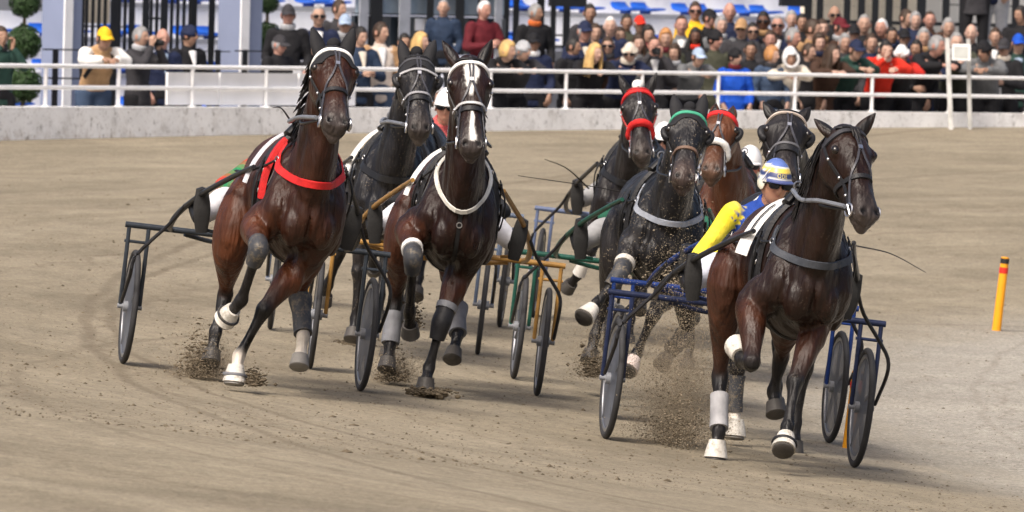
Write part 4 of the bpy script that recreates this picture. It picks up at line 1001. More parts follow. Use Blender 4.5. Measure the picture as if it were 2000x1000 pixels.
def driver(M, label, torso, sleeve, helmet, trousers=(.62, .63, .66), lean=0.0, boots=(.014, .014, .015), helmet_style=None, lift=0.0, skin=(.42, .22, .15), foot_v=.45, elbow_v=.36, elbow_w=1.20, turn=(0, -4, 0), low=0.0):
    L = lean
    j = dict(pel=(-.03, 0, 1.0), chest=(-.10 - .14 * low, L * .5, 1.28 + lift * .5 - .08 * low), neck=(-.05 - .34 * low, L * .85, 1.47 + lift - .17 * low), head=(.02 - .38 * low, L, 1.60 + lift - .2 * low), look=turn,
             sh=((-.07 - .26 * low, .19 + L * .7, 1.41 + lift - .13 * low), (-.07 - .26 * low, -.19 + L * .7, 1.41 + lift - .13 * low)), el=((.06 - .1 * low, elbow_v + L * .5, elbow_w - .05 * low), (.06 - .1 * low, -elbow_v + L * .5, elbow_w - .05 * low)), wr=((.32, .15, 1.16), (.32, -.15, 1.16)),
             hip=((.02, .10, .99), (.02, -.10, .99)), kn=((.42, .28, 1.08), (.42, -.28, 1.08)), an=((.76, foot_v, .96), (.76, -foot_v, .96)),
             hand=((1, -.3, 0), (1, .3, 0)), handup=((0, .4, .9), (0, -.4, .9)), curl=1.15, toe=((.06, .02, .17), (.06, -.02, .17)), sole=(1, 0, -.25))
    fg = figure(j, vox=.013, torso=torso, sleeve=sleeve, cvox=.013, hem=-.02, puff=.2)
    r = empty('person', mw(M)); tag(r, label, 'person', 'drivers on the sulkies')
    o = mobj('body', fg['body'], r); o.color = (*skin, 1)
    o = mobj('jacket', fg['jacket'], r); o.color = (1, 1, 1, 1)
    o = mobj('trousers', fg['trousers'], r); o.color = (*trousers, 1)
    for sg in (1, -1):
        b = B(); t = np.array((.06, .02 * sg, .17)); dn = nrm((1, 0, -.25)); a0 = np.array((.76, foot_v * sg, .96))
        b.chain([a0 - t * .35 + dn * .045, a0 + dn * .045, a0 + t * .5 + dn * .045, a0 + t * 1.05 + dn * .03], [.036, .044, .050, .036], [.05, .055, .042, .03], np.cross(dn, t), n=14, sub=3)
        b.chain([a0 - dn * .14 + t * .1, a0 - dn * .05, a0 + dn * .03], [.066, .058, .052], None, np.cross(dn, t), n=14, sub=2); bo = b.obj('boot', shoe_m, r)
        b = B(); b.chain([a0 - t * .4 + dn * .097, a0 + t * .4 + dn * .092, a0 + t * 1.1 + dn * .07], [.036, .050, .034], [.008, .008, .008], np.cross(dn, t), n=12, sub=3); b.obj('sole', cmat((.03, .03, .03), .8), bo)
    hs = HW['helmet']; hb = B(); hb.v = list(hs.v); hb.f = list(hs.f)
    hb.c = [helmet_style(p) if helmet_style else tuple(helmet) for p in hs.v]
    me = hb.me('helmet'); me.materials.append(two_tone('helmet_paint', .3, 0, 40, .5, .04)); o = mobj('helmet', me, r); o.matrix_local = fg['headM']; hel = o
    bb = B(); vs = []; fs = []
    for k, th in enumerate((0, .007)):
        for i in range(3):
            for q in range(13):
                az = -1.0 + 2.0 * q / 12; p = head_pt(az, .22, 0, False) * 1.23; vs.append(p + np.array((math.cos(az) * .035 * i / 2, math.sin(az) * .012 * i / 2, th - .010 * i / 2)))
    for i in range(2):
        for q in range(12): fs += [(i * 13 + q, i * 13 + q + 1, (i + 1) * 13 + q + 1, (i + 1) * 13 + q), (39 + i * 13 + q, 39 + (i + 1) * 13 + q, 39 + (i + 1) * 13 + q + 1, 39 + i * 13 + q + 1)]
    for q in range(12): fs.append((26 + q, 27 + q, 66 + q, 65 + q))
    bb.add(vs, fs, helmet_style((0.1, 0, .03)) if helmet_style else helmet); me = bb.me('visor'); me.materials.append(MATS['helmet_paint']); mobj('visor', me, hel)
    g = mobj('goggles', HW['glasses'], r); g.matrix_local = fg['headM'] @ Matrix.Scale(1.08, 4)
    return r, fg
def reins(h, hands=((-1.66, .15, 1.16), (-1.66, -.15, 1.16)), mt=None):
    for sg, hd in zip((1, -1), hands):
        p, n = h.hp(.87, sg * 88, .02); t = h.cast((-.22, 0, 1.2 + h.dz), (0, 0, 1))[0] + np.array((.04, sg * .07, .085))
        b = B(); b.tube([p, p * .6 + t * .4 + np.array((0, sg * .05, -.03)), t, (t + np.array(hd)) / 2 + np.array((0, 0, -.02)), np.array(hd)], .008, n=6, sub=4); b.obj('rein', leather, h.br)
NAVY = (.012, .018, .048); BLUE = (.010, .032, .15); GOLD = (.30, .165, .045); DKGREEN = (.014, .07, .05); STEEL = (.10, .13, .19); DARK = (.018, .019, .022)
H[2] = Horse('black horse with blinker hood and steel chain bridle, just left of the blazed horse', 722, 59.2, 0, .5,
    poll=(814, 118, .66), muz=(820, 266, 1.05), ears=((783, 80, .6), (849, 80, .6)), coat=(.011, .0105, .012), coat2=(.016, .014, .014), hyaw=4, group=GRP, vox=.014, muzzle_c=(.055, .045, .04), mud=.5,
    legs=dict(FR=[(715, 450, .05), (700, 530, .08), (694, 622, .08), (690, 648, .12)], HR=[(690, 440, -.8), (664, 490, -1.0), (641, 556, -1.12), (635, 580, -1.16)]))
H[7] = Horse('black horse with blinkers directly behind the leading driver', 1506, 52.0, 0, 0,
    poll=(1538, 228, .62), muz=(1532, 362, 1.0), ears=((1496, 208, .58), (1583, 209, .58)), coat=(.013, .0115, .012), coat2=(.02, .016, .015), hyaw=-3, group=GRP, vox=.014, socks=('FR',),
    legs=dict(FR=[(1466, 600, .05), (1441, 720, .08), (1434, 808, .08), (1436, 838, .13)]))
H[5] = Horse('black horse with green browband and lowered head in the middle of the field', 1257, 56.2, 0, 0,
    poll=(1346, 226, .70), muz=(1334, 362, 1.12), ears=((1316, 186, .62), (1376, 186, .62)), coat=(.012, .0115, .0125), coat2=(.018, .016, .016), hyaw=-4, group=GRP, vox=.014, muzzle_c=(.07, .05, .042), mud=1.0,
    legs=dict(FR=[(1238, 470, .18), (1212, 535, .45), (1166, 592, .52), (1148, 612, .58)], FL=[(1308, 560, .05), (1276, 616, .2), (1244, 690, .2), (1231, 714, .26)],
              HR=[(1205, 500, -.8), (1180, 590, -1.0), (1162, 656, -.95), (1154, 690, -.9)], HL=[(1345, 570, -.8), (1340, 655, -.95), (1310, 684, -.78), (1299, 702, -.72)]))
H[4] = Horse('dark horse with red browband and red nose roll, farthest in the middle', 1196, 65.8, 3, 0,
    poll=(1246, 180, .66), muz=(1254, 312, 1.05), ears=((1206, 139, .6), (1284, 139, .6)), coat=(.013, .011, .011), coat2=(.02, .015, .013), group=GRP, vox=.016, muzzle_c=(.05, .04, .035),
    legs=dict(FR=[(1170, 440, .12), (1152, 492, .42), (1130, 536, .34), (1114, 556, .28)]))
H[6] = Horse('chestnut horse with red browband and white nose roll half hidden behind the black horse', 1378, 62.0, 2, 0.5,
    poll=(1410, 226, .66), muz=(1388, 345, 1.05), ears=((1398, 205, .58), (1432, 208, .58)), coat=(.08, .028, .012), coat2=(.12, .04, .018), hyaw=-10, group=GRP, vox=.016, muzzle_c=(.08, .045, .03))
H[9] = Horse('black horse almost wholly hidden behind the two horses left of centre', 757, 63.8, 2, 0, poll=(812, 140, .66), muz=(812, 262, 1.05), coat=(.012, .011, .011), group=GRP, vox=.02)

h = H[2]; h.bridle(brow=(.05, .05, .055), brow_w=.022, second_brow=(.35, .35, .36), nose=BLACK, nose_w=.04, nose2=(.3, .3, .32), hood=BLACK, cups=BLACK, pole=True); h.saddle(cloth=WHITE); h.breast(1.2, 1.42, leather, .05, 98); h.tail()
h = H[7]; h.bridle(brow=(.45, .38, .32), brow_w=.018, nose=BLACK, nose_w=.045, nose2=(.12, .12, .13), cups=BLACK); h.saddle(cloth=WHITE); h.breast(1.08, 1.38, leather, .05, 98); h.mane(-1, ln=.15, forelock=False); h.tail(); h.bell('FR', BOOTW); h.leg_sleeve('FR', 1, .15, .95, DGREY, 'shin_boot')
h = H[5]; h.bridle(brow=GREEN, brow_w=.03, nose=(.16, .1, .07), nose_w=.024, over=False, cups=BLACK, hood=BLACK); h.saddle(cloth=None); h.breast(1.2, 1.42, cmat((.25, .27, .31)), .04, 96); h.tail(); h.knee_boot('FR', DGREY, BOOTW); h.bell('FR', BOOTW); h.bell('FL', (.6, .5, .45)); h.leg_sleeve('HL', 1, .1, .95, DGREY, 'shin_boot')
h = H[4]; h.bridle(brow=RED, brow_w=.036, cheek=(.35, .02, .02), nose=RED, nose_puff=RED); h.saddle(cloth=None); h.breast(1.2, 1.42, leather, .05, 98); h.leg_sleeve('FR', 1, .05, .98, (.62, .6, .56), 'bandage')
P, a, s, d = h.hd; b = B(); b.ball(P - a * .05 + d * .02, (.045, .04, .045), axes=(s, d, a)); b.obj('poll_pad', cmat(WHITE, .9), h.br)
h = H[6]; h.bridle(brow=RED, brow_w=.045, nose=BLACK, nose_puff=WHITE, cups=BLACK); h.saddle(); h.breast(1.1, 1.4, leather)
h = H[9]; h.bridle(); h.saddle()

def stripes(p):
    z = p[2] + .25 * max(0, p[0]) * .0
    for lo, c in ((.118, (.10, .16, .42)), (.104, (.75, .74, .62)), (.084, (.78, .58, .10)), (.080, (.7, .7, .7)), (.048, (.03, .045, .14)), (.040, (.72, .72, .68)), (.028, (.06, .08, .22))):
        if z > lo: return c
    return (.76, .74, .62)
SK = {}
for k, lab, pc, sc, op in ((1, 'dark steel sulky with black shafts behind the leftmost bay horse', (.026, .032, .04), DARK, False), (3, 'gold painted sulky behind the blazed horse', GOLD, GOLD, False), (8, 'dark navy sulky behind the leading horse at right', NAVY, DARK, False),
                       (2, 'steel grey sulky behind the black hooded horse left of centre', STEEL, DARK, True), (7, 'bright blue sulky close behind the navy one', BLUE, BLUE, False), (5, 'dark green sulky behind the black horse with the green browband', DKGREEN, DKGREEN, True),
                       (4, 'blue-grey sulky farthest back in the middle of the field', (.10, .13, .22), DARK, True), (6, 'dark sulky behind the chestnut horse', DARK, DARK, True), (9, 'grey sulky hidden behind the horses left of centre', STEEL, DARK, True)):
    SK[k] = sulky(H[k].F0, lab, pc, sc, wheels_open=op, half=.70 if k == 7 else .735)
YEL = (.72, .60, .05); JBLUE = (.02, .06, .3); JRED = (.5, .02, .03); JW = (.7, .7, .7)
D8 = driver(SK[8][1], 'driver in blue jacket with yellow sleeves and striped helmet behind the leading horse', JBLUE, [JBLUE, YEL, YEL, YEL, YEL, YEL], JW, (.58, .6, .68), helmet_style=stripes, lean=.07, lift=-.02, turn=(12, -6, 0), elbow_v=.37, elbow_w=1.10)
driver(SK[1][1], 'driver in red and green silks with white trousers behind the leftmost bay horse', JRED, [(.5, .03, .03), (.5, .03, .03), (.03, .2, .08), (.5, .04, .03), (.03, .22, .09), (.5, .03, .03)], (.4, .02, .02), (.6, .6, .62), low=1.0, lean=.2)
driver(SK[3][1], 'driver behind the blazed horse, only the black boots and legs showing', DARK, DARK, (.05, .05, .05), (.6, .6, .62), low=1, lean=.06)
driver(SK[2][1], 'driver in grey trousers behind the black hooded horse', (.2, .2, .2), (.2, .2, .2), DARK, (.25, .25, .23), low=1, lean=.1)
driver(SK[7][1], 'driver hidden behind the black horse that follows the leader', JBLUE, JBLUE, JBLUE, low=1.2, lean=.34)
driver(SK[5][1], 'driver hidden behind the black horse with green browband, boot at the green shaft', (.02, .1, .06), (.02, .1, .06), (.1, .3, .2), (.3, .3, .3), low=1, lean=.2)
driver(SK[4][1], 'driver with white helmet and dark red jacket behind the red-browband horse', (.2, .03, .04), (.5, .5, .5), JW, (.3, .3, .3), lean=.10, low=.6)
driver(SK[6][1], 'driver in white jacket with red and black marks behind the chestnut horse', JW, (.6, .1, .1), JW, lean=.16, low=.6)
driver(SK[9][1], 'driver with white and red helmet between the heads of the black and blazed horses', (.5, .1, .1), JW, JW, lean=.14)
for k in H: reins(H[k])
for k in (2, 4, 5, 7): H[k].lines(k == 2)
# ------------------------------------------------------------------ grandstand front behind the crowd
FA = np.array([-6.12, 104.0]); FB = np.array([7.12, 121.0]); FE = (FB - FA) / np.linalg.norm(FB - FA); FN = np.array([-FE[1], FE[0]])
FM = Matrix(((FE[0], FN[0], 0, FA[0]), (FE[1], FN[1], 0, FA[1]), (0, 0, 1, 0), (0, 0, 0, 1)))
def fp(px, py, off):
    d = ray(px, py); c = (CP[:2] - FA) @ FN; t = (off - c) / (d[:2] @ FN); p = CP + d * t
    return float((p[:2] - FA) @ FE), float(p[2])
def fbox(name, parent, x0, y0, x1, y1, off, depth, mt, bev=0.0):
    """box whose front face fills the photo rectangle x0,y0-x1,y1 at distance off behind the facade line"""
    s0, zt = fp(x0, y0, off); s1, zb = fp(x1, y1, off); b = B(); b.box((s0, off, zb), (s1, off + depth, zt)); return b.obj(name, mt, parent, smooth=False)
st_white = mat('stand_white', (.78, .79, .81), .7, var=.12, nscale=1.5); st_grey = mat('stand_grey', (.30, .31, .33), .8, var=.1, nscale=1)
steel_black = mat('black_steel', (.015, .016, .018), .45); cream = mat('cream_panel', (.66, .60, .48), .8, var=.15, nscale=2)
seat_blue = mat('seat_blue', (.015, .10, .50), .4, var=.1); pillar_m = mat('pillar_paint', (.20, .235, .34), .6, var=.08, nscale=1.5, bump=.1, bscale=6)
glass_dark = mat('dark_glass', (.03, .04, .05), .06, spec=.8, var=.3, nscale=2); frame_grey = mat('frame_grey', (.38, .40, .44), .5)
stand = empty('grandstand', FM); tag(stand, 'white stepped grandstand with blue seats and dark glazed booth behind the crowd', 'grandstand')
tread = 1.0; me_seat = None; rnd = random.Random(11)
for k in range(7):
    z0, z1 = 0.45, tread + .44 * k; b = B(); b.box((-6, 1.2 + .75 * k, z0), (30, 1.2 + .75 * (k + 1) + .05, z1)); b.obj('tier', st_white, stand, smooth=False)
    b = B(); b.box((-6, 1.165 + .75 * k, z1 - .06), (30, 1.2 + .75 * k, z1 + .004)); b.obj('tier_edge_shade', st_grey, stand, smooth=False)  # added grey strip paints the shading at each tier's top edge
    if me_seat is None:
        b = B(); b.chain([(0, .0, .05), (0, .16, .035), (0, .28, .05), (0, .34, .09), (0, .36, .14)], [.18, .20, .20, .19, .17], [.018, .02, .025, .02, .014], (1, 0, 0), n=12, sub=3, pw=3); b.box((-.03, .15, -.02), (.03, .3, .04)); me_seat = b.me('seat'); me_seat.materials.append(seat_blue)
    for i in range(23):
        s = -4 + i * 1.38 + (.6 if k % 2 else 0)
        if rnd.random() < .1: continue
        for q in (0, .45):
            o = mobj('seat', me_seat, stand); o.matrix_local = Matrix.Translation((s + q, 1.25 + .75 * k + .12, z1 + .02))
b = B(); b.box((-6, 6.5, .45), (30, 6.8, 6)); b.obj('back_wall', cream, stand, smooth=False)
# pillars
for x0, x1, xl, in ((134, 155, 136), (478, 507, 481)):
    o = fbox('pillar', stand, x0, -260, x1, 232, -.6, .36, pillar_m); fbox('corner_strip', stand, xl - 2, -260, xl + 2, 232, -.63, .02, white_metal)  # thin white strip up one front corner of each pillar
# left steel framework
for x, w in ((158, 5), (222, 6), (257, 4), (284, 5), (320, 6), (378, 4), (413, 4)): fbox('frame_post', stand, x - w / 2, -60, x + w / 2, 225, .2, .012, steel_black)
for y, x0, x1, w in ((-4, 155, 440, 5), (36, 284, 322, 5), (52, 155, 260, 5), (72, 378, 440, 4), (20, 270, 440, 3), (98, 155, 440, 4)): fbox('frame_bar', stand, x0, y - w / 2, x1, y + w / 2, .215, .012, steel_black)
for x in list(range(170, 216, 12)) + list(range(234, 256, 11)) + list(range(296, 318, 11)) + list(range(336, 376, 12)): fbox('thin_bar', stand, x - 1, -60, x + 1, 98, .23, .008, steel_black)
fbox('cream_panel', stand, 165, -60, 214, 46, .5, .05, cream); None
fbox('wall_end', stand, 0, -80, 88, 22, .6, .2, st_grey)
# middle booth
fbox('booth_wall', stand, 692, 30, 986, 108, .1, .05, glass_dark)
fbox('booth_roof_wall', stand, 692, -120, 986, -8, .1, .3, steel_black)
for x0, x1 in ((700, 748), (752, 782), (803, 838), (842, 893), (905, 938), (944, 984)):
    fbox('window', stand, x0, -8, x1, 30, .16, .05, mat('window_glass', (.30, .38, .45), .08, spec=.9, var=.4, nscale=1.3))  # pale mottled blue paints reflections into the panes
for x, w, mt_ in ((712, 11, frame_grey), (737, 17, steel_black), (792, 15, frame_grey), (842, 6, steel_black), (900, 10, steel_black), (941, 5, steel_black), (975, 7, frame_grey)): fbox('booth_column', stand, x - w / 2, -120, x + w / 2, 108, .02, .015, mt_)
fbox('booth_rail', stand, 692, 27, 986, 31, .03, .05, steel_black); fbox('booth_sill', stand, 806, 84, 984, 91, -.02, .1, st_white)
for x0, x1, y0, y1 in ((812, 838, 36, 60), (852, 894, 36, 58)): fbox('poster', stand, x0, y0, x1, y1, .085, .012, st_white)
for x, w in ((990, 6), (1009, 6), (1057, 9), (1082, 5), (1108, 8)): fbox('frame_post', stand, x - w / 2, -80, x + w / 2, 100, .2, .012, steel_black)
for y, x0, x1, w in ((22, 985, 1112, 4), (68, 985, 1112, 6), (90, 985, 1112, 7)): fbox('frame_bar', stand, x0, y - w / 2, x1, y + w / 2, .215, .012, steel_black)
fbox('dark_beam', stand, 1080, -120, 1146, 14, -.1, .05, steel_black)
fbox('grey_panel', stand, 985, 98, 1128, 232, -.2, .15, mat('grey_cladding', (.16, .165, .18), .7, var=.06))
# right end: dark box, gridded cream wall, white wall
fbox('dark_beam', stand, 1530, -120, 1574, 13, -.1, .05, steel_black); fbox('cream_panel', stand, 1576, -120, 1800, 160, .5, .08, cream); fbox('white_wall', stand, 1802, -120, 2160, 190, .48, .1, mat('render_white', (.62, .61, .57), .8, var=.08, nscale=1))
for x, w in ((1579, 6), (1602, 4), (1655, 4), (1683, 5), (1710, 4), (1737, 5), (1766, 5), (1800, 9), (1848, 5), (1881, 5), (1984, 5)): fbox('frame_post', stand, x - w / 2, -120, x + w / 2, 170, .2, .012, steel_black)
for y, x0, x1, w in ((12, 1576, 1770, 5), (47, 1576, 2100, 4), (-20, 1576, 2100, 5), (12, 1848, 2100, 4)): fbox('frame_bar', stand, x0, y - w / 2, x1, y + w / 2, .215, .012, steel_black)
# black handrail in front of the pillars
hr = empty('handrail', FM); tag(hr, 'black steel handrail in front of the grey-blue pillars at left', 'railing')
for x0, x1, y in ((86, 158, 97), (86, 158, 153), (330, 450, 100), (462, 540, 100), (330, 540, 141)): fbox('rail', hr, x0, y - 2, x1, y + 2, -.95, .03, steel_black)
for x, w in ((108, 7), (342, 5), (425, 6), (478, 6), (530, 5)): fbox('post', hr, x - w / 2, 97, x + w / 2, 232, -.96, .015, steel_black)
# ------------------------------------------------------------------ clipped ball trees
leaf_m = mat('box_leaf', (.022, .05, .013), .55, var=.45, nscale=18); bark = mat('bark', (.08, .06, .04), .9); pot_m = mat('terracotta', (.3, .14, .08), .8)
def topiary(px, balls, off, lab):
    s, _ = fp(px, 100, off); base = np.array((s, off, APRON)); r = empty('topiary_tree', FM @ Matrix.Translation(base)); tag(r, lab, 'tree', 'clipped ball trees beside the pillars')
    sc = 17000 / (104 + s * .79); b = B(); zs = [fp(px, y, off)[1] - APRON for y, _ in balls]
    b.chain([(0, 0, .25), (0.01, 0, max(zs) * .5), (0, 0, max(zs) + .1)], [.03, .025, .018], n=8); b.obj('trunk', bark, r)
    b = B(); b.loft([np.array((0, 0, z)) for z in (0, .02, .3, .34)], [np.array((1., 0, 0))] * 4, [np.array((0, 1., 0))] * 4, [.15, .16, .21, .22], [.15, .16, .21, .22], [(1, 1, 1)] * 4, 18, cap=.0); b.obj('pot', pot_m, r)
    rn = np.random.default_rng(3)
    for (y, rad), z in zip(balls, zs):
        R = rad / sc; b = B(); n = 1500
        for i in range(n):
            d = nrm(rn.normal(size=3)); q = d * R * (1 - .35 * rn.random() ** 2) * (1 + .07 * math.sin(d[0] * 5 + z * 9) * math.cos(d[1] * 6 + d[2] * 4)) * (1 + .08 * (rn.random() < .06)) + np.array((0, 0, z)); t = nrm(np.cross(d, rn.normal(size=3))); w = np.cross(d + rn.normal(size=3) * .5, t); w = nrm(w); l = R * .13
            b.add([q - t * l, q + w * l * .5, q + t * l + d * l * .5, q - w * l * .5], [(0, 1, 2, 3)])
        b.ball((0, 0, z), R * .8, n=16, m=10); b.obj('crown', leaf_m, r, smooth=False)
topiary(46, ((4, 30), (82, 33), (165, 36)), -1.3, 'clipped ball tree at the far left beside the left pillar')
topiary(520, ((4, 22), (74, 30), (160, 32)), .0, 'clipped ball tree half hidden behind the second pillar')
# ------------------------------------------------------------------ the crowd
def std(**k):
    j = dict(pel=(0, 0, .95), chest=(0, 0, 1.25), neck=(0, 0, 1.46), head=(.03, 0, 1.615), look=(0, -3, 0), sh=((0, .175, 1.40), (0, -.175, 1.40)), el=((.0, .25, 1.13), (.0, -.25, 1.13)), wr=((.15, .20, .95), (.15, -.20, .95)),
             hip=((0, .10, .92), (0, -.10, .92)), kn=((.02, .11, .50), (.02, -.11, .50)), an=((0, .11, .09), (0, -.11, .09)), hand=((.4, -.3, -1), (.4, .3, -1)), handup=((1, .6, .3), (1, -.6, .3)), curl=.5)
    j.update(k); return j
LEAN = dict(pel=(-.2, 0, .93), chest=(.0, 0, 1.19), neck=(.13, 0, 1.345), head=(.21, 0, 1.47), sh=((.09, .178, 1.31), (.09, -.178, 1.31)), el=((.27, .25, 1.235), (.27, -.25, 1.235)), wr=((.46, .06, 1.25), (.46, -.06, 1.25)), hip=((-.2, .1, .9), (-.2, -.1, .9)), kn=((-.18, .1, .48), (-.18, -.1, .48)), an=((-.26, .1, .09), (-.26, -.1, .09)), hand=((.8, -.5, 0), (.8, .5, 0)), handup=((0, 0, 1), (0, 0, 1)))
POSES = dict(
    stand=std(), stand_r=std(look=(32, -2, 0)), stand_l=std(look=(-30, -4, 0), el=((.02, .27, 1.12), (.08, -.27, 1.14)), wr=((.12, .16, .93), (.26, -.06, 1.10)), hand=((.4, -.3, -1), (.6, .8, 0))),
    lean=std(**LEAN, look=(8, -8, 0)), lean_l=std(**LEAN, look=(-28, -12, 0)), lean_r=std(**LEAN, look=(30, -4, 0)),
    cross=std(el=((.06, .28, 1.15), (.06, -.28, 1.15)), wr=((.23, -.06, 1.20), (.21, .08, 1.17)), hand=((.1, -1, .1), (.1, 1, .1)), handup=((1, 0, .3), (1, 0, .3))),
    photo=std(el=((.24, .22, 1.27), (.24, -.24, 1.29)), wr=((.25, .055, 1.50), (.24, -.075, 1.52)), hand=((.0, .1, 1), (.0, -.1, 1)), handup=((-.2, 1, 0), (-.2, -1, 0)), curl=.9, look=(0, -2, 0)),
    face=std(**{**LEAN, 'el': ((.27, .29, 1.235), (.27, -.20, 1.20)), 'wr': ((.46, .06, 1.25), (.33, -.03, 1.37)), 'hand': ((.8, -.5, 0), (0, .2, 1))}, look=(0, -10, 0)),
    clap=std(el=((.08, .28, 1.13), (.08, -.28, 1.13)), wr=((.30, .06, 1.17), (.30, -.06, 1.17)), hand=((.8, -.3, .4), (.8, .3, .4)), handup=((.2, 1, .2), (.2, -1, .2)), look=(10, -10, 0)))
HEADZ = {}; FIG = {}
def fig(pose, lower=None, key=None, **kw):
    k = (pose, lower, key)
    if k not in FIG: FIG[k] = figure(POSES[pose], lower=lower, vox=.017, cvox=.019, **kw)
    return FIG[k]
C = dict(black=(.012, .012, .014), navy=(.014, .02, .05), char=(.035, .034, .038), grey=(.13, .135, .14), lgrey=(.35, .36, .38), olive=(.05, .052, .035), brown=(.055, .03, .02), tan=(.36, .22, .11), cream=(.6, .54, .45), white=(.72, .72, .72), red=(.58, .03, .015), dred=(.10, .012, .018), blue=(.01, .07, .42), dblue=(.02, .034, .065), denim=(.045, .07, .12), yellow=(.7, .42, .02), green=(.02, .05, .04), gold=(.55, .36, .14), ginger=(.42, .2, .07), bhair=(.04, .022, .012), khair=(.012, .010, .009), ghair=(.24, .24, .24), whair=(.6, .6, .6), lblue=(.3, .38, .5), orange=(.5, .12, .03))
SKIN = dict(f=(.42, .265, .195), p=(.48, .31, .24), m=(.32, .19, .13), d=(.13, .065, .043), r=(.43, .235, .18))
def row_off(r): return .52 + .62 * r
def feet(r): return APRON if r < 1.6 else (.66 if r < 2.6 else .86 if r < 4 else 1.02)
terr = mat('terrace_concrete', (.26, .26, .27), .85, var=.1)
for r0, r1, z in ((1.55, 2.55, .66), (2.55, 3.9, .86), (3.9, 6, 1.02)):
    o = arc_box('terrace_step', PH_L + dph * .1, PH_R - dph * .1, RF + row_off(r0), RF + row_off(r1), .42, z, terr, seg=60); tag(o, kind='structure')
NP = [0]
def person(px, py, row, pose, jac, head, hcol, lab, skin='f', yaw=0, glasses=False, trousers='black', coat=None, key=None, sc=None, fz=None, shirt=None, scarf=None, **kw):
    fg = fig(pose, coat, key, **kw); hz = POSES[pose]['head'][2]; hx = POSES[pose]['head'][0]
    # place so that the head centre falls on the pixel
    q = wall_pt(px); ph = phi_of(q); D = q[1]
    for _ in range(40):
        p = at(px, py, D); r = math.hypot(p[0] - CC[0], p[1] - CC[1]); D += (RF + row_off(row) - (hx if 'lean' in pose or pose == 'face' else 0) - r) * .8
    z0 = fz if fz is not None else feet(row); s = sc or min(1.09, max(.84, (p[2] - z0) / hz)); 
    if sc: z0 = p[2] - hz * sc
    a = math.radians(yaw - 4); f = np.array((math.sin(a), -math.cos(a), 0)); l = np.cross((0, 0, 1), f); M = np.eye(4); M[:3, 0] = f * s; M[:3, 1] = l * s; M[:3, 2] = (0, 0, s)
    hp_ = f * hx * s; M[:3, 3] = (p[0] - hp_[0], p[1] - hp_[1], z0)
    rt = empty('person', mw(M)); tag(rt, lab, 'person', 'spectators behind the rail'); NP[0] += 1
    o = mobj('body', fg['body'], rt); o.color = (*SKIN[skin], 1)
    o = mobj('jacket', fg['jacket'], rt); o.color = (1, 1, 1, 1) if key else (*C[jac], 1)
    o = mobj('trousers', fg['trousers'], rt); o.color = (*C[trousers], 1)
    hs = [(head, hcol)] if isinstance(head, str) else list(zip(head, hcol))
    for hk, hc in hs:
        o = mobj({'short': 'hair', 'thin': 'hair', 'bald': 'hair', 'long': 'hair', 'bob': 'hair'}.get(hk, hk), HW[hk], rt); o.matrix_local = fg['headM']; o.color = (*C[hc], 1)
    if shirt is None and scarf is None and key is None and row < 2.4:
        q = random.random()
        if q < .28: shirt = random.choice(('white', 'lgrey', 'lblue', 'cream'))
        elif q < .55: scarf = random.choice(('lgrey', 'char', 'tan', 'navy', 'dred', 'cream'))
    if shirt and not pose.startswith('lean') and pose != 'face':
        b = B(); b.chain([(.150, 0, 1.20), (.152, 0, 1.30), (.105, 0, 1.43)], [.006, .026, .055], [.012, .014, .03], (0, 1, 0), n=10, sub=3); o = b.obj('shirt_front', cmat(C[shirt], .8), rt)
    if scarf:
        nk = POSES[pose]['neck']; b = B(); b.torus((nk[0] + .015, nk[1], nk[2] + .03), .068, (.026, .036), (.25, 0, 1), n=24, m=8); o = b.obj('scarf', cmat(C[scarf], .9), rt)
    if glasses:
        o = mobj('sunglasses', HW['glasses'], rt); o.matrix_local = fg['headM']
    return rt, M, fg
def camera_prop(M, off, lab):
    b = B(); b.box((0, -.06, -.04), (.06, .06, .04)); b.tube([(.06, 0, 0), (.15, 0, 0)], .033, n=14); b.box((.0, -.025, .04), (.05, .025, .06)); o = b.obj('camera', steel_black, None, smooth=False)
    o.name = 'handheld_camera'; o.matrix_world = mw(M) @ Matrix.Translation(off); tag(o, lab, 'camera')
def paper(M, off, lab, rot=0):
    b = B(); b.box((-.003, -.07, -.1), (.003, .07, .1)); o = b.obj('race_programme', mat('paper', (.7, .7, .7), .8, var=.05), None, smooth=False); o.matrix_world = mw(M) @ Matrix.Translation(off) @ Matrix.Rotation(rot, 4, 'X'); tag(o, lab, 'paper')
S = ('short', 'cap')
person(2, 72, 0, 'photo', 'green', 'short', 'bhair', 'man in dark green sleeves cut by the left edge, hand raised to his face', 'm', 30)
_, M, fgv = person(204, 76, 0, 'lean', 'tan', ('short', 'cap'), ('khair', 'yellow'), 'man in yellow cap and white-sleeved tan jacket leaning on the rail', 'm', 22, trousers='denim', key='varsity', torso=(.40, .25, .13), sleeve=(.74, .73, .70))
b = B(); b.chain([(-.26, 0, 1.02), (-.20, 0, 1.18), (-.11, 0, 1.33)], [.14, .16, .13], [.07, .09, .06], (0, 1, 0), n=16, sub=3, pw=3); o = b.obj('backpack', cmat(BLACK, .8)); o.matrix_world = mw(M); tag(o, 'black backpack worn by the man in the yellow cap', 'backpack')
for sg in (-1, 1):
    b2 = B(); b2.ribbon([(-.09, sg * .11, 1.36), (.03, sg * .11, 1.375), (.15, sg * .12, 1.28), (.17, sg * .13, 1.16), (.05, sg * .17, 1.05)], [(-.4, 0, 1), (.2, 0, 1), (1, 0, .5), (1, 0, 0), (.6, sg, -.3)], .05, .012); q = b2.obj('strap', cmat(BLACK, .8), o)
_, M, _f = person(275, 72, 0.1, 'photo', 'char', 'short', 'ghair', 'grey-haired man in charcoal coat facing right and holding a camera up', 'f', 62, coat=-.28); camera_prop(M, (.20, 0, 1.55), 'black camera held up by the grey-haired man in charcoal')
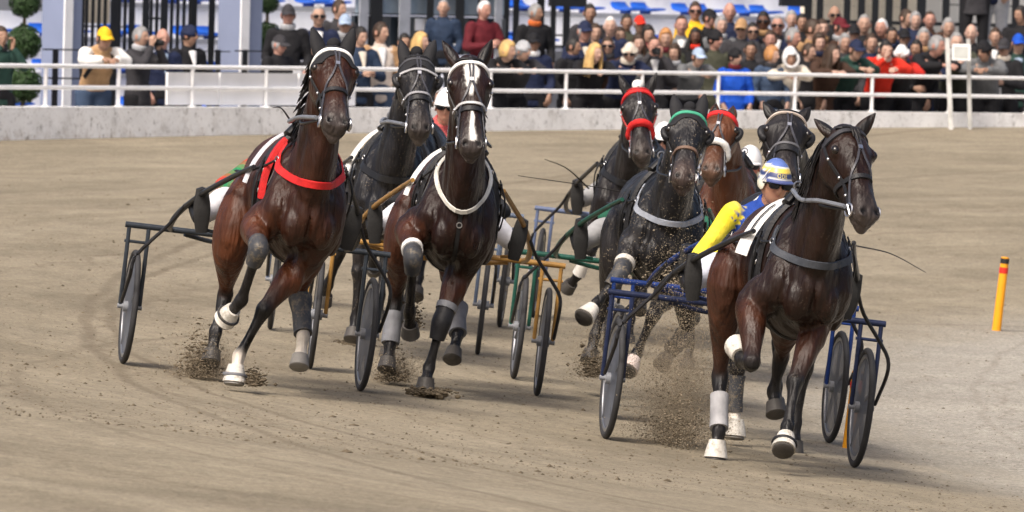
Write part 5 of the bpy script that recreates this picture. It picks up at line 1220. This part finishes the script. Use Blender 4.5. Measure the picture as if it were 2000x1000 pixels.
person(318, 76, .9, 'stand', 'navy', 'bald', 'ghair', 'bald man in dark jacket beside the grey-haired photographer', 'r', 25, shirt='lblue')
person(370, 70, 1.2, 'stand_r', 'black', ('short', 'beanie'), ('khair', 'navy'), 'man in navy beanie and black coat above the leftmost board', 'm', 40, coat=-.3)
person(563, 30, 2.2, 'stand', 'black', S, ('khair', 'char'), 'man in charcoal cap and black jacket standing above the seated-looking man in suit', 'r', 10)
_, M, _f = person(546, 88, .9, 'clap', 'black', S, ('ghair', 'char'), 'man in dark suit and cap holding white paper left of the first bay horse', 'r', 45); paper(M, (.40, 0, 1.22), 'white paper held by the capped man in dark suit')
person(622, 32, 2.0, 'cross', 'navy', 'thin', 'ghair', 'balding man in sunglasses and navy jacket above the bay horse ears', 'f', 12, glasses=True)
person(663, 18, 2.9, 'stand_r', 'char', 'short', 'bhair', 'brown-haired man behind the one in the pale blue cap', 'f', 20)
person(674, 48, 1.9, 'stand_l', 'grey', S, ('ghair', 'lblue'), 'person in pale blue cap and grey jacket', 'f', 35)
person(704, 72, 1.0, 'clap', 'dblue', 'short', 'khair', 'dark-haired man in slate jacket right of the bay horse head', 'f', 30)
person(744, 64, 1.1, 'stand_r', 'tan', 'short', 'bhair', 'man in tan jacket over white shirt with blue jeans', 'f', 22, shirt='white', trousers='denim', key='tanw', torso=(.55, .48, .42), sleeve=(.38, .23, .12))
person(790, 84, 1.5, 'stand', 'olive', 'short', 'khair', 'dark-haired person in olive jacket just left of the blonde woman', 'm', 20)
person(822, 82, 1.0, 'stand_r', 'black', 'long', 'gold', 'blonde woman in black between the ears of the two horses left of centre', 'p', 30)
person(866, 22, 4.4, 'stand', 'dblue', 'thin', 'ghair', 'grey-haired man in dark teal standing by the glazed booth', 'f', 0)
person(946, 20, 3.2, 'clap', 'dred', 'thin', 'whair', 'white-haired man in dark red hooded jacket above the blazed horse', 'r', 35, puff=1.3, key=None)
person(992, 100, .0, 'lean_r', 'black', 'bob', 'gold', 'blonde woman in black coat leaning on the rail right of the blazed horse', 'f', 30, coat=-.3)
person(1022, 100, .3, 'lean_r', 'char', ('short', 'beanie'), ('ghair', 'lgrey'), 'person in pale grey beanie leaning beside the blonde woman in black', 'f', 25)
person(1042, 84, 1.0, 'stand', 'navy', S, ('khair', 'black'), 'man in black cap and navy jacket behind the grey beanie', 'm', 15, scarf='white')
person(1046, 26, 3.0, 'stand_r', 'black', 'short', 'ghair', 'man with orange scarf in black jacket standing high behind', 'm', 30, scarf='orange')
person(1142, 62, 1.3, 'cross', 'navy', S, ('ghair', 'navy'), 'heavy man in navy coat and cap at the left end of the dense crowd', 'r', 25, coat=-.3)
person(1163, 64, 2.0, 'stand', 'char', 'short', 'bhair', 'brown-haired man directly behind the man in navy cap', 'f', 15)
person(1162, 104, .2, 'lean_r', 'black', 'long', 'gold', 'blonde long-haired woman in black at the rail left of the red-browband horse', 'p', 15)
person(1192, 52, 2.2, 'stand', 'navy', 'thin', 'whair', 'white-haired man in navy suit behind the man in sunglasses', 'p', 5, shirt='white')
person(1187, 90, 1.1, 'stand', 'brown', 'short', 'bhair', 'man with sunglasses and brown jacket beside the long-haired blonde', 'f', 0, glasses=True)
person(1224, 44, 2.9, 'stand', 'olive', 'short', 'khair', 'black-haired man at the back beside the red cap', 'm', 10)
person(1249, 48, 2.8, 'stand_r', 'char', ('short', 'cap'), ('ghair', 'red'), 'person in red cap at the back of the crowd', 'f', -10)
person(1266, 68, 2.0, 'stand', 'black', 'bob', 'khair', 'dark bobbed woman below the red cap', 'f', 15)
person(1230, 104, .0, 'lean_l', 'navy', ('short', 'beanie'), ('bhair', 'cream'), 'person in cream headband with arms resting on the rail', 'f', 25, glasses=True)
person(1247, 86, 1.1, 'stand', 'grey', 'long', 'bhair', 'woman with long brown hair behind the cream headband', 'p', 10)
_, M, _f = person(1278, 90, .4, 'photo', 'char', 'thin', 'bhair', 'man in dark blazer photographing at the rail above the red-browband horse', 'r', 12, shirt='white'); camera_prop(M, (.20, 0, 1.55), 'black camera held by the man in dark blazer at the rail')
person(1300, 76, 1.3, 'stand', 'olive', 'bob', 'ginger', 'ginger-haired woman in olive right of the photographing man', 'f', 5)
person(1331, 50, 2.2, 'stand', 'grey', 'thin', 'bhair', 'balding man in grey suit and white shirt', 'r', 8, shirt='white')
person(1358, 22, 3.3, 'stand', 'yellow', 'short', 'bhair', 'man in yellow jacket at the back', 'r', 5, glasses=True)
person(1358, 72, 1.7, 'stand', 'black', 'long', 'khair', 'dark long-haired woman with red scarf', 'd', 5, scarf='red')
person(1386, 36, 2.9, 'stand_r', 'black', S, ('khair', 'black'), 'man in black cap turned right beside the yellow jacket', 'r', 35)
person(1364, 112, .0, 'lean', 'grey', S, ('bhair', 'lblue'), 'boy in blue cap and grey sweater leaning on the rail', 'f', 25, sc=.9)
person(1397, 78, 1.0, 'stand_r', 'olive', ('short', 'beanie'), ('khair', 'black'), 'man in black beanie and olive jacket behind the boy in blue cap', 'r', 20, coat=-.3)
person(1425, 24, 3.2, 'stand', 'navy', 'bald', 'ghair', 'bald man with beard in navy at the back right of the yellow jacket', 'r', 10)
person(1448, 56, 1.7, 'cross', 'char', S, ('ghair', 'tan'), 'man in tan cap and dark glasses with grey jacket', 'f', -5, glasses=True)
person(1436, 112, .1, 'stand_r', 'blue', ('short', 'beanie'), ('khair', 'black'), 'child in black beanie and bright blue coat at the rail', 'f', 20, sc=.86, coat=-.35)
person(1491, 42, 2.3, 'stand', 'black', 'short', 'khair', 'dark-skinned man in black with sunglasses', 'd', -3, glasses=True)
person(1470, 62, 2.2, 'stand', 'char', 'short', 'khair', 'man with sunglasses squeezed behind the tan cap', 'f', 8, glasses=True)
person(1519, 50, 2.1, 'stand', 'navy', 'thin', 'ghair', 'thin-haired man in navy with white collar right of the dark-skinned man', 'r', 0, shirt='white', glasses=True)
person(1508, 108, .0, 'stand_r', 'denim', 'bob', 'ginger', 'ginger-blonde woman in denim jacket beside the white hood', 'p', 30)
person(1546, 38, 3.2, 'stand', 'char', 'short', 'ghair', 'pink-faced grey-haired man far back behind the navy ones', 'p', 5)
person(1566, 44, 3.0, 'stand', 'black', 'short', 'khair', 'black-haired man far back beside the pink-faced one', 'm', 10)
person(1543, 114, .05, 'lean', 'cream', ('short', 'hood'), ('bhair', 'white'), 'child in white fur hood and cream coat at the rail', 'm', 10, sc=.93, coat=-.3, puff=1.35, key=None)
person(1549, 74, 1.3, 'stand_r', 'char', 'short', 'ghair', 'grey-haired red-faced man above the white hood', 'r', 25)
person(1588, 58, 1.5, 'stand_r', 'tan', 'short', 'bhair', 'man in tan coat turned to the right', 'f', 40, coat=-.3)
person(1606, 56, 2.3, 'stand', 'brown', 'short', 'bhair', 'pink-faced brown-haired man behind the tan coat', 'p', 15)
person(1626, 106, .2, 'lean_r', 'brown', 'long', 'bhair', 'woman with long brown hair in dark brown coat at the rail', 'p', 20, coat=-.3)
person(1630, 30, 3.3, 'stand', 'black', 'bald', 'ghair', 'bald man in sunglasses far back in front of the cream wall', 'm', 8, glasses=True)
person(1641, 54, 2.2, 'stand_r', 'black', S, ('khair', 'dred'), 'man in dark red cap above the long brown hair', 'r', 20)
person(1668, 66, 1.8, 'stand', 'char', S, ('ghair', 'black'), 'man in black cap between the red cap and the thin-haired man in black', 'f', 10)
person(1672, 98, .2, 'lean', 'green', S, ('bhair', 'navy'), 'man in navy cap and dark green jacket leaning on the rail', 'f', 30)
person(1688, 48, 2.4, 'stand', 'black', 'thin', 'ghair', 'thin-haired man in black left of the blue sweater', 'f', 5)
person(1722, 56, 2.2, 'stand_l', 'dblue', 'thin', 'whair', 'white-haired man in dark blue sweater', 'r', 12)
person(1730, 98, .1, 'face', 'red', 'short', 'khair', 'man in bright red jacket with hand at his mouth', 'p', 15)
person(1761, 108, .2, 'lean_l', 'red', ('short', 'beanie'), ('khair', 'white'), 'person in white knitted hat with red sleeves leaning on the rail', 'm', 10, key='redw', torso=(.02, .02, .022), sleeve=(.55, .03, .02))
person(1770, 36, 3.2, 'stand_r', 'navy', 'short', 'bhair', 'man with glasses in navy jacket near the top right of the crowd', 'f', 18)
person(1788, 40, 2.9, 'stand', 'navy', 'short', 'ghair', 'grey-haired man squeezed right of the man with glasses in navy', 'p', 10)
person(1766, 74, 1.6, 'stand', 'black', S, ('khair', 'black'), 'man in flat black cap behind the white knitted hat', 'f', 15)
person(1804, 74, 1.2, 'cross', 'navy', 'short', 'ghair', 'grey-haired man with tinted glasses in long navy coat', 'f', 8, coat=-.3)
person(1830, 90, .3, 'lean_r', 'black', 'short', 'ghair', 'grey-haired man in black leaning left of the tall white post', 'r', 35, coat=-.3)
person(1816, 40, 3.0, 'stand', 'brown', 'thin', 'bhair', 'man in brown coat high beside the white wall', 'r', 10)
person(1897, 66, 2.0, 'stand', 'black', 'bald', 'whair', 'bald man behind the small sign', 'p', -5)
person(1868, 84, 1.4, 'lean', 'olive', 'thin', 'ghair', 'man hidden behind the small sign, only forehead and hands showing', 'p', 5)
person(1922, 100, .1, 'lean_l', 'grey', ('short', 'beanie'), ('khair', 'black'), 'man in black beanie and grey sleeves right of the small sign', 'm', -5)
_, M, _f = person(1961, 94, .2, 'clap', 'black', S, ('khair', 'char'), 'man in black holding white sheet at the right edge', 'f', -15); paper(M, (.36, 0, 1.0), 'white sheet hanging from the hand of the man at the right edge')
person(1989, 86, 1.0, 'stand', 'green', S, ('bhair', 'blue'), 'person in blue and red cap cut by the right edge', 'f', 10)
PZ = 1.80
o = arc_box('platform', phi_of(wall_pt(1878)), phi_of(wall_pt(2100)), RF + row_off(4.2), RF + row_off(6.4), .42, PZ, terr, seg=10); tag(o, kind='structure')
person(1908, -115, 4.6, 'cross', 'char', 'short', 'khair', 'person in dark coat standing high in front of the white wall, head out of view', 'f', 10, trousers='black', coat=-.3, fz=PZ)
person(1944, -113, 5.0, 'stand', 'navy', 'short', 'bhair', 'second dark-coated person high at the white wall with grey trousers', 'f', -10, trousers='lgrey', fz=PZ)
person(1994, 30, 3.6, 'stand_l', 'black', 'short', 'khair', 'dark-clothed person half cut by the right edge high up', 'm', -10)

person(1152, 26, 3.2, 'stand', 'char', 'short', 'khair', 'black-haired man far back at the left end of the dense crowd', 'm', 12)
person(1210, 70, 2.3, 'stand', 'black', 'short', 'bhair', 'brown-haired man wedged left of the long brown hair', 'f', 12)
person(1318, 104, .5, 'stand_l', 'char', 'bob', 'bhair', 'brown-bobbed woman in charcoal at the rail left of the boy in blue cap', 'f', 15, scarf='lgrey')
person(1408, 50, 2.5, 'stand', 'grey', 'short', 'ghair', 'grey-haired man between black cap and bald bearded man', 'p', 20, scarf='lgrey')
person(1466, 98, .6, 'cross', 'black', 'short', 'khair', 'man in black just right of the child in blue coat', 'm', 5, coat=-.3)
person(1580, 102, .5, 'stand_r', 'black', 'short', 'bhair', 'teenager in black right of the white hood', 'f', 25)
person(1600, 84, 1.2, 'stand', 'brown', 'bob', 'bhair', 'woman in brown below the tan coat', 'p', 18)
person(1702, 84, 1.2, 'stand', 'navy', 'short', 'bhair', 'man in navy right of the navy cap', 'f', 12)
person(1742, 70, 1.9, 'stand', 'char', 'short', 'khair', 'dark-haired man between the blue sweater and the flat cap', 'm', 10)
person(1790, 96, .6, 'stand_l', 'black', 'short', 'khair', 'man in black right of the white knitted hat', 'm', 15)
person(1852, 54, 2.4, 'stand', 'char', 'short', 'ghair', 'grey-haired man left of the bald man behind the sign', 'f', 10)
person(1944, 72, 1.8, 'stand', 'black', 'short', 'bhair', 'man in black between beanie and white sheet', 'f', -5)
person(1505, 78, 1.5, 'stand', 'black', 'short', 'bhair', 'brown-haired man above the ginger-blonde woman', 'r', 0)
person(1650, 84, 1.4, 'stand', 'char', 'short', 'ghair', 'grey-haired man left of the navy cap at the rail', 'f', 15)
person(1120, 92, 1.0, 'stand_r', 'black', 'short', 'khair', 'dark-haired man in black beside the grey cladding', 'm', 40, coat=-.3)
# ------------------------------------------------------------------ flying dirt, clods, whips, lettering
dirt_m = mat('loose_dirt', (.11, .088, .06), .95, spec=.1, var=.4, nscale=30); dust_m = mat('dry_grains', (.30, .25, .18), .95, spec=.1, var=.4, nscale=30)
OV = np.array([(1, 0, 0), (-1, 0, 0), (0, 1, 0), (0, -1, 0), (0, 0, 1), (0, 0, -1)], float)
OF = [(0, 2, 4), (2, 1, 4), (1, 3, 4), (3, 0, 4), (2, 0, 5), (1, 2, 5), (3, 1, 5), (0, 3, 5)]
def grains(name, P, S, mt, lab, cat):
    P = np.asarray(P); n = len(P); V = (OV[None] * np.array((1.3, 1.3, .75)) * (S[:, None, None] * (0.6 + .8 * RNG.random((n, 1, 3)))) + P[:, None]).reshape(-1, 3)
    F = (np.array(OF)[None] + 6 * np.arange(n)[:, None, None]).reshape(-1, 3); me = bpy.data.meshes.new(name); me.from_pydata(V.tolist(), [], F.tolist()); me.materials.append(mt)
    o = bpy.data.objects.new(name, me); col.objects.link(o); tag(o, lab, cat, kind='stuff'); return o
def spray(px, py, D, sx, sy, n, size, lab, mt=dirt_m, drift=(0, 0), sd=.12, floor=True):
    c = at(px, py, D); k = D / FPX; g = RNG.normal(size=(n, 3)); t = RNG.random(n) ** 1.5
    P = c + np.outer(g[:, 0] * sx * k * (.35 + .65 * t) + drift[0] * k * t, (1, 0, 0)) + np.outer(g[:, 1] * sd, (0, 1, 0)) + np.outer(np.abs(g[:, 2]) * sy * k * (.3 + .7 * t) - drift[1] * k * t, (0, 0, 1))
    if floor:
        for i in range(n): P[i, 2] = max(P[i, 2], gz(P[i, 0], P[i, 1]) + .003)
    return grains('dirt_spray', P, size * (0.35 + RNG.exponential(.6, n)).clip(.3, 2.5), mt, lab, 'dirt')
spray(402, 735, 52.2, 26, 46, 2600, .005, 'dark dirt thrown up by the hind hoof of the leftmost bay horse', drift=(-18, 0))
spray(496, 752, 50.9, 14, 22, 500, .006, 'small dirt burst beside the planted white-booted hoof of the leftmost bay')
spray(768, 742, 55.0, 22, 26, 1500, .005, 'dirt thrown up behind the blazed horse hind hoof')
spray(838, 768, 53.6, 26, 7, 900, .007, 'crumbled dirt under the planted hoof of the blazed horse')
spray(812, 640, 55.0, 16, 60, 350, .0045, 'thin dirt spray rising behind the blazed horse', floor=False)
spray(690, 682, 60.5, 20, 14, 700, .006, 'dirt thrown up by the black hooded horse')
spray(1318, 872, 50.6, 50, 75, 3200, .0028, 'dirt cloud thrown up behind the leading sulky wheel', drift=(0, -30), sd=.3)
spray(1330, 860, 50.8, 44, 170, 5000, .0024, 'fine pale dirt grains hanging in front of the black horse with green browband', mt=dust_m, sd=.4)
spray(1320, 560, 54.6, 50, 70, 600, .0036, 'pale grains flying across the chest of the black horse with green browband', mt=dust_m, sd=.15, floor=False)
spray(1160, 735, 57.0, 24, 40, 900, .0055, 'dirt kicked up by the black horse behind the navy sulky wheel')
def mist(px, py, D, sx, sy, n, lab, sd=.2):
    c = at(px, py, D); k = D / FPX; g = RNG.normal(size=(n, 3)); P = c + np.stack([g[:, 0] * sx * k, g[:, 1] * sd, np.abs(g[:, 2]) * sy * k], 1); S_ = .0009 + RNG.exponential(.0005, n)
    T = np.array([(1, 1, 1), (-1, -1, 1), (-1, 1, -1), (1, -1, -1)], float); V = (P[:, None] + T[None] * S_[:, None, None]).reshape(-1, 3); F = (np.array([(0, 1, 2), (0, 3, 1), (0, 2, 3), (1, 3, 2)])[None] + 4 * np.arange(n)[:, None, None]).reshape(-1, 3)
    me = bpy.data.meshes.new('dust'); me.from_pydata(V.tolist(), [], F.tolist()); me.materials.append(dust_m); o = bpy.data.objects.new('dust', me); col.objects.link(o); tag(o, lab, 'dust', kind='stuff')
mist(1325, 868, 50.9, 52, 150, 36000, 'fine dust hanging behind the leading sulky wheel', .4)
mist(405, 742, 52.2, 36, 46, 9000, 'fine dust round the hind hoof of the leftmost bay')
mist(775, 748, 55.0, 30, 34, 6000, 'fine dust behind the blazed horse')
mist(1165, 742, 57.0, 30, 60, 6000, 'fine dust behind the navy wheel')
def dust_cloud(px, py, D, rx, ry, rz, dens, lab):
    M = bpy.data.materials.new('dust_volume'); M.use_nodes = True; N = M.node_tree.nodes; L = M.node_tree.links; N.remove(N['Principled BSDF']); v = N.new('ShaderNodeVolumePrincipled'); v.inputs['Color'].default_value = (.62, .52, .38, 1)
    tc = N.new('ShaderNodeTexCoord'); ln = N.new('ShaderNodeVectorMath'); ln.operation = 'LENGTH'; L.new(tc.outputs['Object'], ln.inputs[0])
    f = N.new('ShaderNodeMapRange'); f.interpolation_type = 'SMOOTHSTEP'; f.inputs[1].default_value = 1; f.inputs[2].default_value = .15; L.new(ln.outputs['Value'], f.inputs[0])
    n = N.new('ShaderNodeTexNoise'); n.inputs['Scale'].default_value = 2.6; n.inputs['Detail'].default_value = 4; L.new(tc.outputs['Object'], n.inputs['Vector']); g = N.new('ShaderNodeMapRange'); g.inputs[1].default_value = .38; g.inputs[2].default_value = .68; g.inputs[4].default_value = dens; L.new(n.outputs['Fac'], g.inputs[0])
    m_ = N.new('ShaderNodeMath'); m_.operation = 'MULTIPLY'; L.new(f.outputs[0], m_.inputs[0]); L.new(g.outputs[0], m_.inputs[1]); L.new(m_.outputs[0], v.inputs['Density']); L.new(v.outputs[0], N['Material Output'].inputs['Volume'])
    b = B(); b.ball((0, 0, 0), 1.0, n=20, m=12); o = b.obj('dust_cloud', M); c = at(px, py, D); o.matrix_world = Matrix.Translation(c) @ Matrix.Diagonal((rx, ry, rz, 1)); tag(o, lab, 'dust', kind='stuff')
dust_cloud(1322, 770, 51.0, .34, .4, .42, 5.0, 'soft brown dust cloud behind the leading sulky wheel')
dust_cloud(410, 712, 52.2, .26, .25, .16, 5.0, 'soft dust puff at the hind hoof of the leftmost bay')
dust_cloud(775, 722, 55.0, .22, .25, .14, 5.0, 'soft dust puff behind the blazed horse')
# clods lying about on the track
n = 1500; P = []; S = []
while len(P) < n:
    px, D = RNG.uniform(-60, 2060), 43 + 45 * RNG.random() ** 1.4
    q = gpt(px, D) if False else None
    x = (px - 1000) / FPX * D; r = math.hypot(x - CC[0], D - CC[1])
    if r > R_WALL - .3: continue
    if r < 54.4 and RNG.random() < .75: continue
    P.append((x, D, gz(x, D) + .002)); S.append(.0025 + RNG.exponential(.0032))
grains('dirt_clods', np.array(P), np.clip(np.array(S), .002, .02), dirt_m, 'small dark clods of dirt scattered over the track', 'clods')
P = []; S = []; grit_m = mat('track_grit', (.15, .122, .084), .95, spec=.1, var=.3, nscale=30)
while len(P) < 14000:
    D = 43 + 34 * RNG.random() ** 1.3; x = (RNG.uniform(-60, 2060) - 1000) / FPX * D
    if math.hypot(x - CC[0], D - CC[1]) > R_WALL - .3: continue
    P.append((x, D, gz(x, D) + .0008)); S.append(.0014 + RNG.exponential(.0013))
grains('track_grit', np.array(P), np.clip(np.array(S), .001, .009), grit_m, 'fine dark grit over the whole track surface', 'grit')
# bigger lump under the planted hoof
b = B(); c = gpt(838, 53.6)
for i in range(26):
    a = RNG.normal(size=3) * (.055, .05, .012); b.ball(c + a + (0, 0, .012), RNG.uniform(.012, .026) * np.array((1.2, 1, .8)), n=7, m=5)
o = b.obj('dirt_lump', dirt_m, smooth=False); tag(o, 'crumbling lump of dark dirt at the planted hoof of the blazed horse', 'dirt', kind='stuff')
# whips
def whip(p, q, r0, lab, bend=(0, 0, .03)):
    p, q = np.array(p), np.array(q); b = B(); b.tube([p, (p + q) / 2 + bend, q], [r0, r0 * .7, r0 * .4], n=6, sub=6); o = b.obj('whip', cmat((.02, .018, .016), .5)); tag(o, lab, 'whip', 'driver whips')
whip(at(1395, 420, 57.6), at(1012, 343, 57.0), .006, 'long thin whip reaching left across the black horse with green browband')
whip(at(1150, 368, 66.5), at(1064, 311, 66.0), .007, 'short whip sticking up left of the red-browband horse', (0, 0, .04))
whip(at(1672, 480, 49.9), at(1808, 532, 49.2), .005, 'thin whip pointing down right beside the leading horse')
whip(at(565, 232, 53.0), at(533, 210, 52.8), .006, 'whip tip showing above the saddle of the leftmost bay')
# lettering across the striped helmet
def helmet_text(root, fgM, txt):
    cu = bpy.data.curves.new('letters', 'FONT'); cu.body = txt; cu.size = .034; cu.align_x = 'CENTER'; cu.extrude = .0; cu.space_character = 1.25
    t = bpy.data.objects.new('tmp', cu); col.objects.link(t); dg = bpy.context.evaluated_depsgraph_get(); me = bpy.data.meshes.new_from_object(t.evaluated_get(dg)); bpy.data.objects.remove(t)
    for v in me.vertices:
        az = v.co.x / .105; el = .435 + (v.co.y - .012) / .14; p = head_pt(az, el, 0, False) * 1.275; v.co = p
    me.name = 'lettering'; me.materials.clear(); me.materials.append(cmat((.75, .62, .2), .4)); hel = [c for c in root.children if c.name.startswith('helmet')][0]; mobj('lettering', me, hel)
helmet_text(D8[0], D8[1]['headM'], '\u00d6DE')
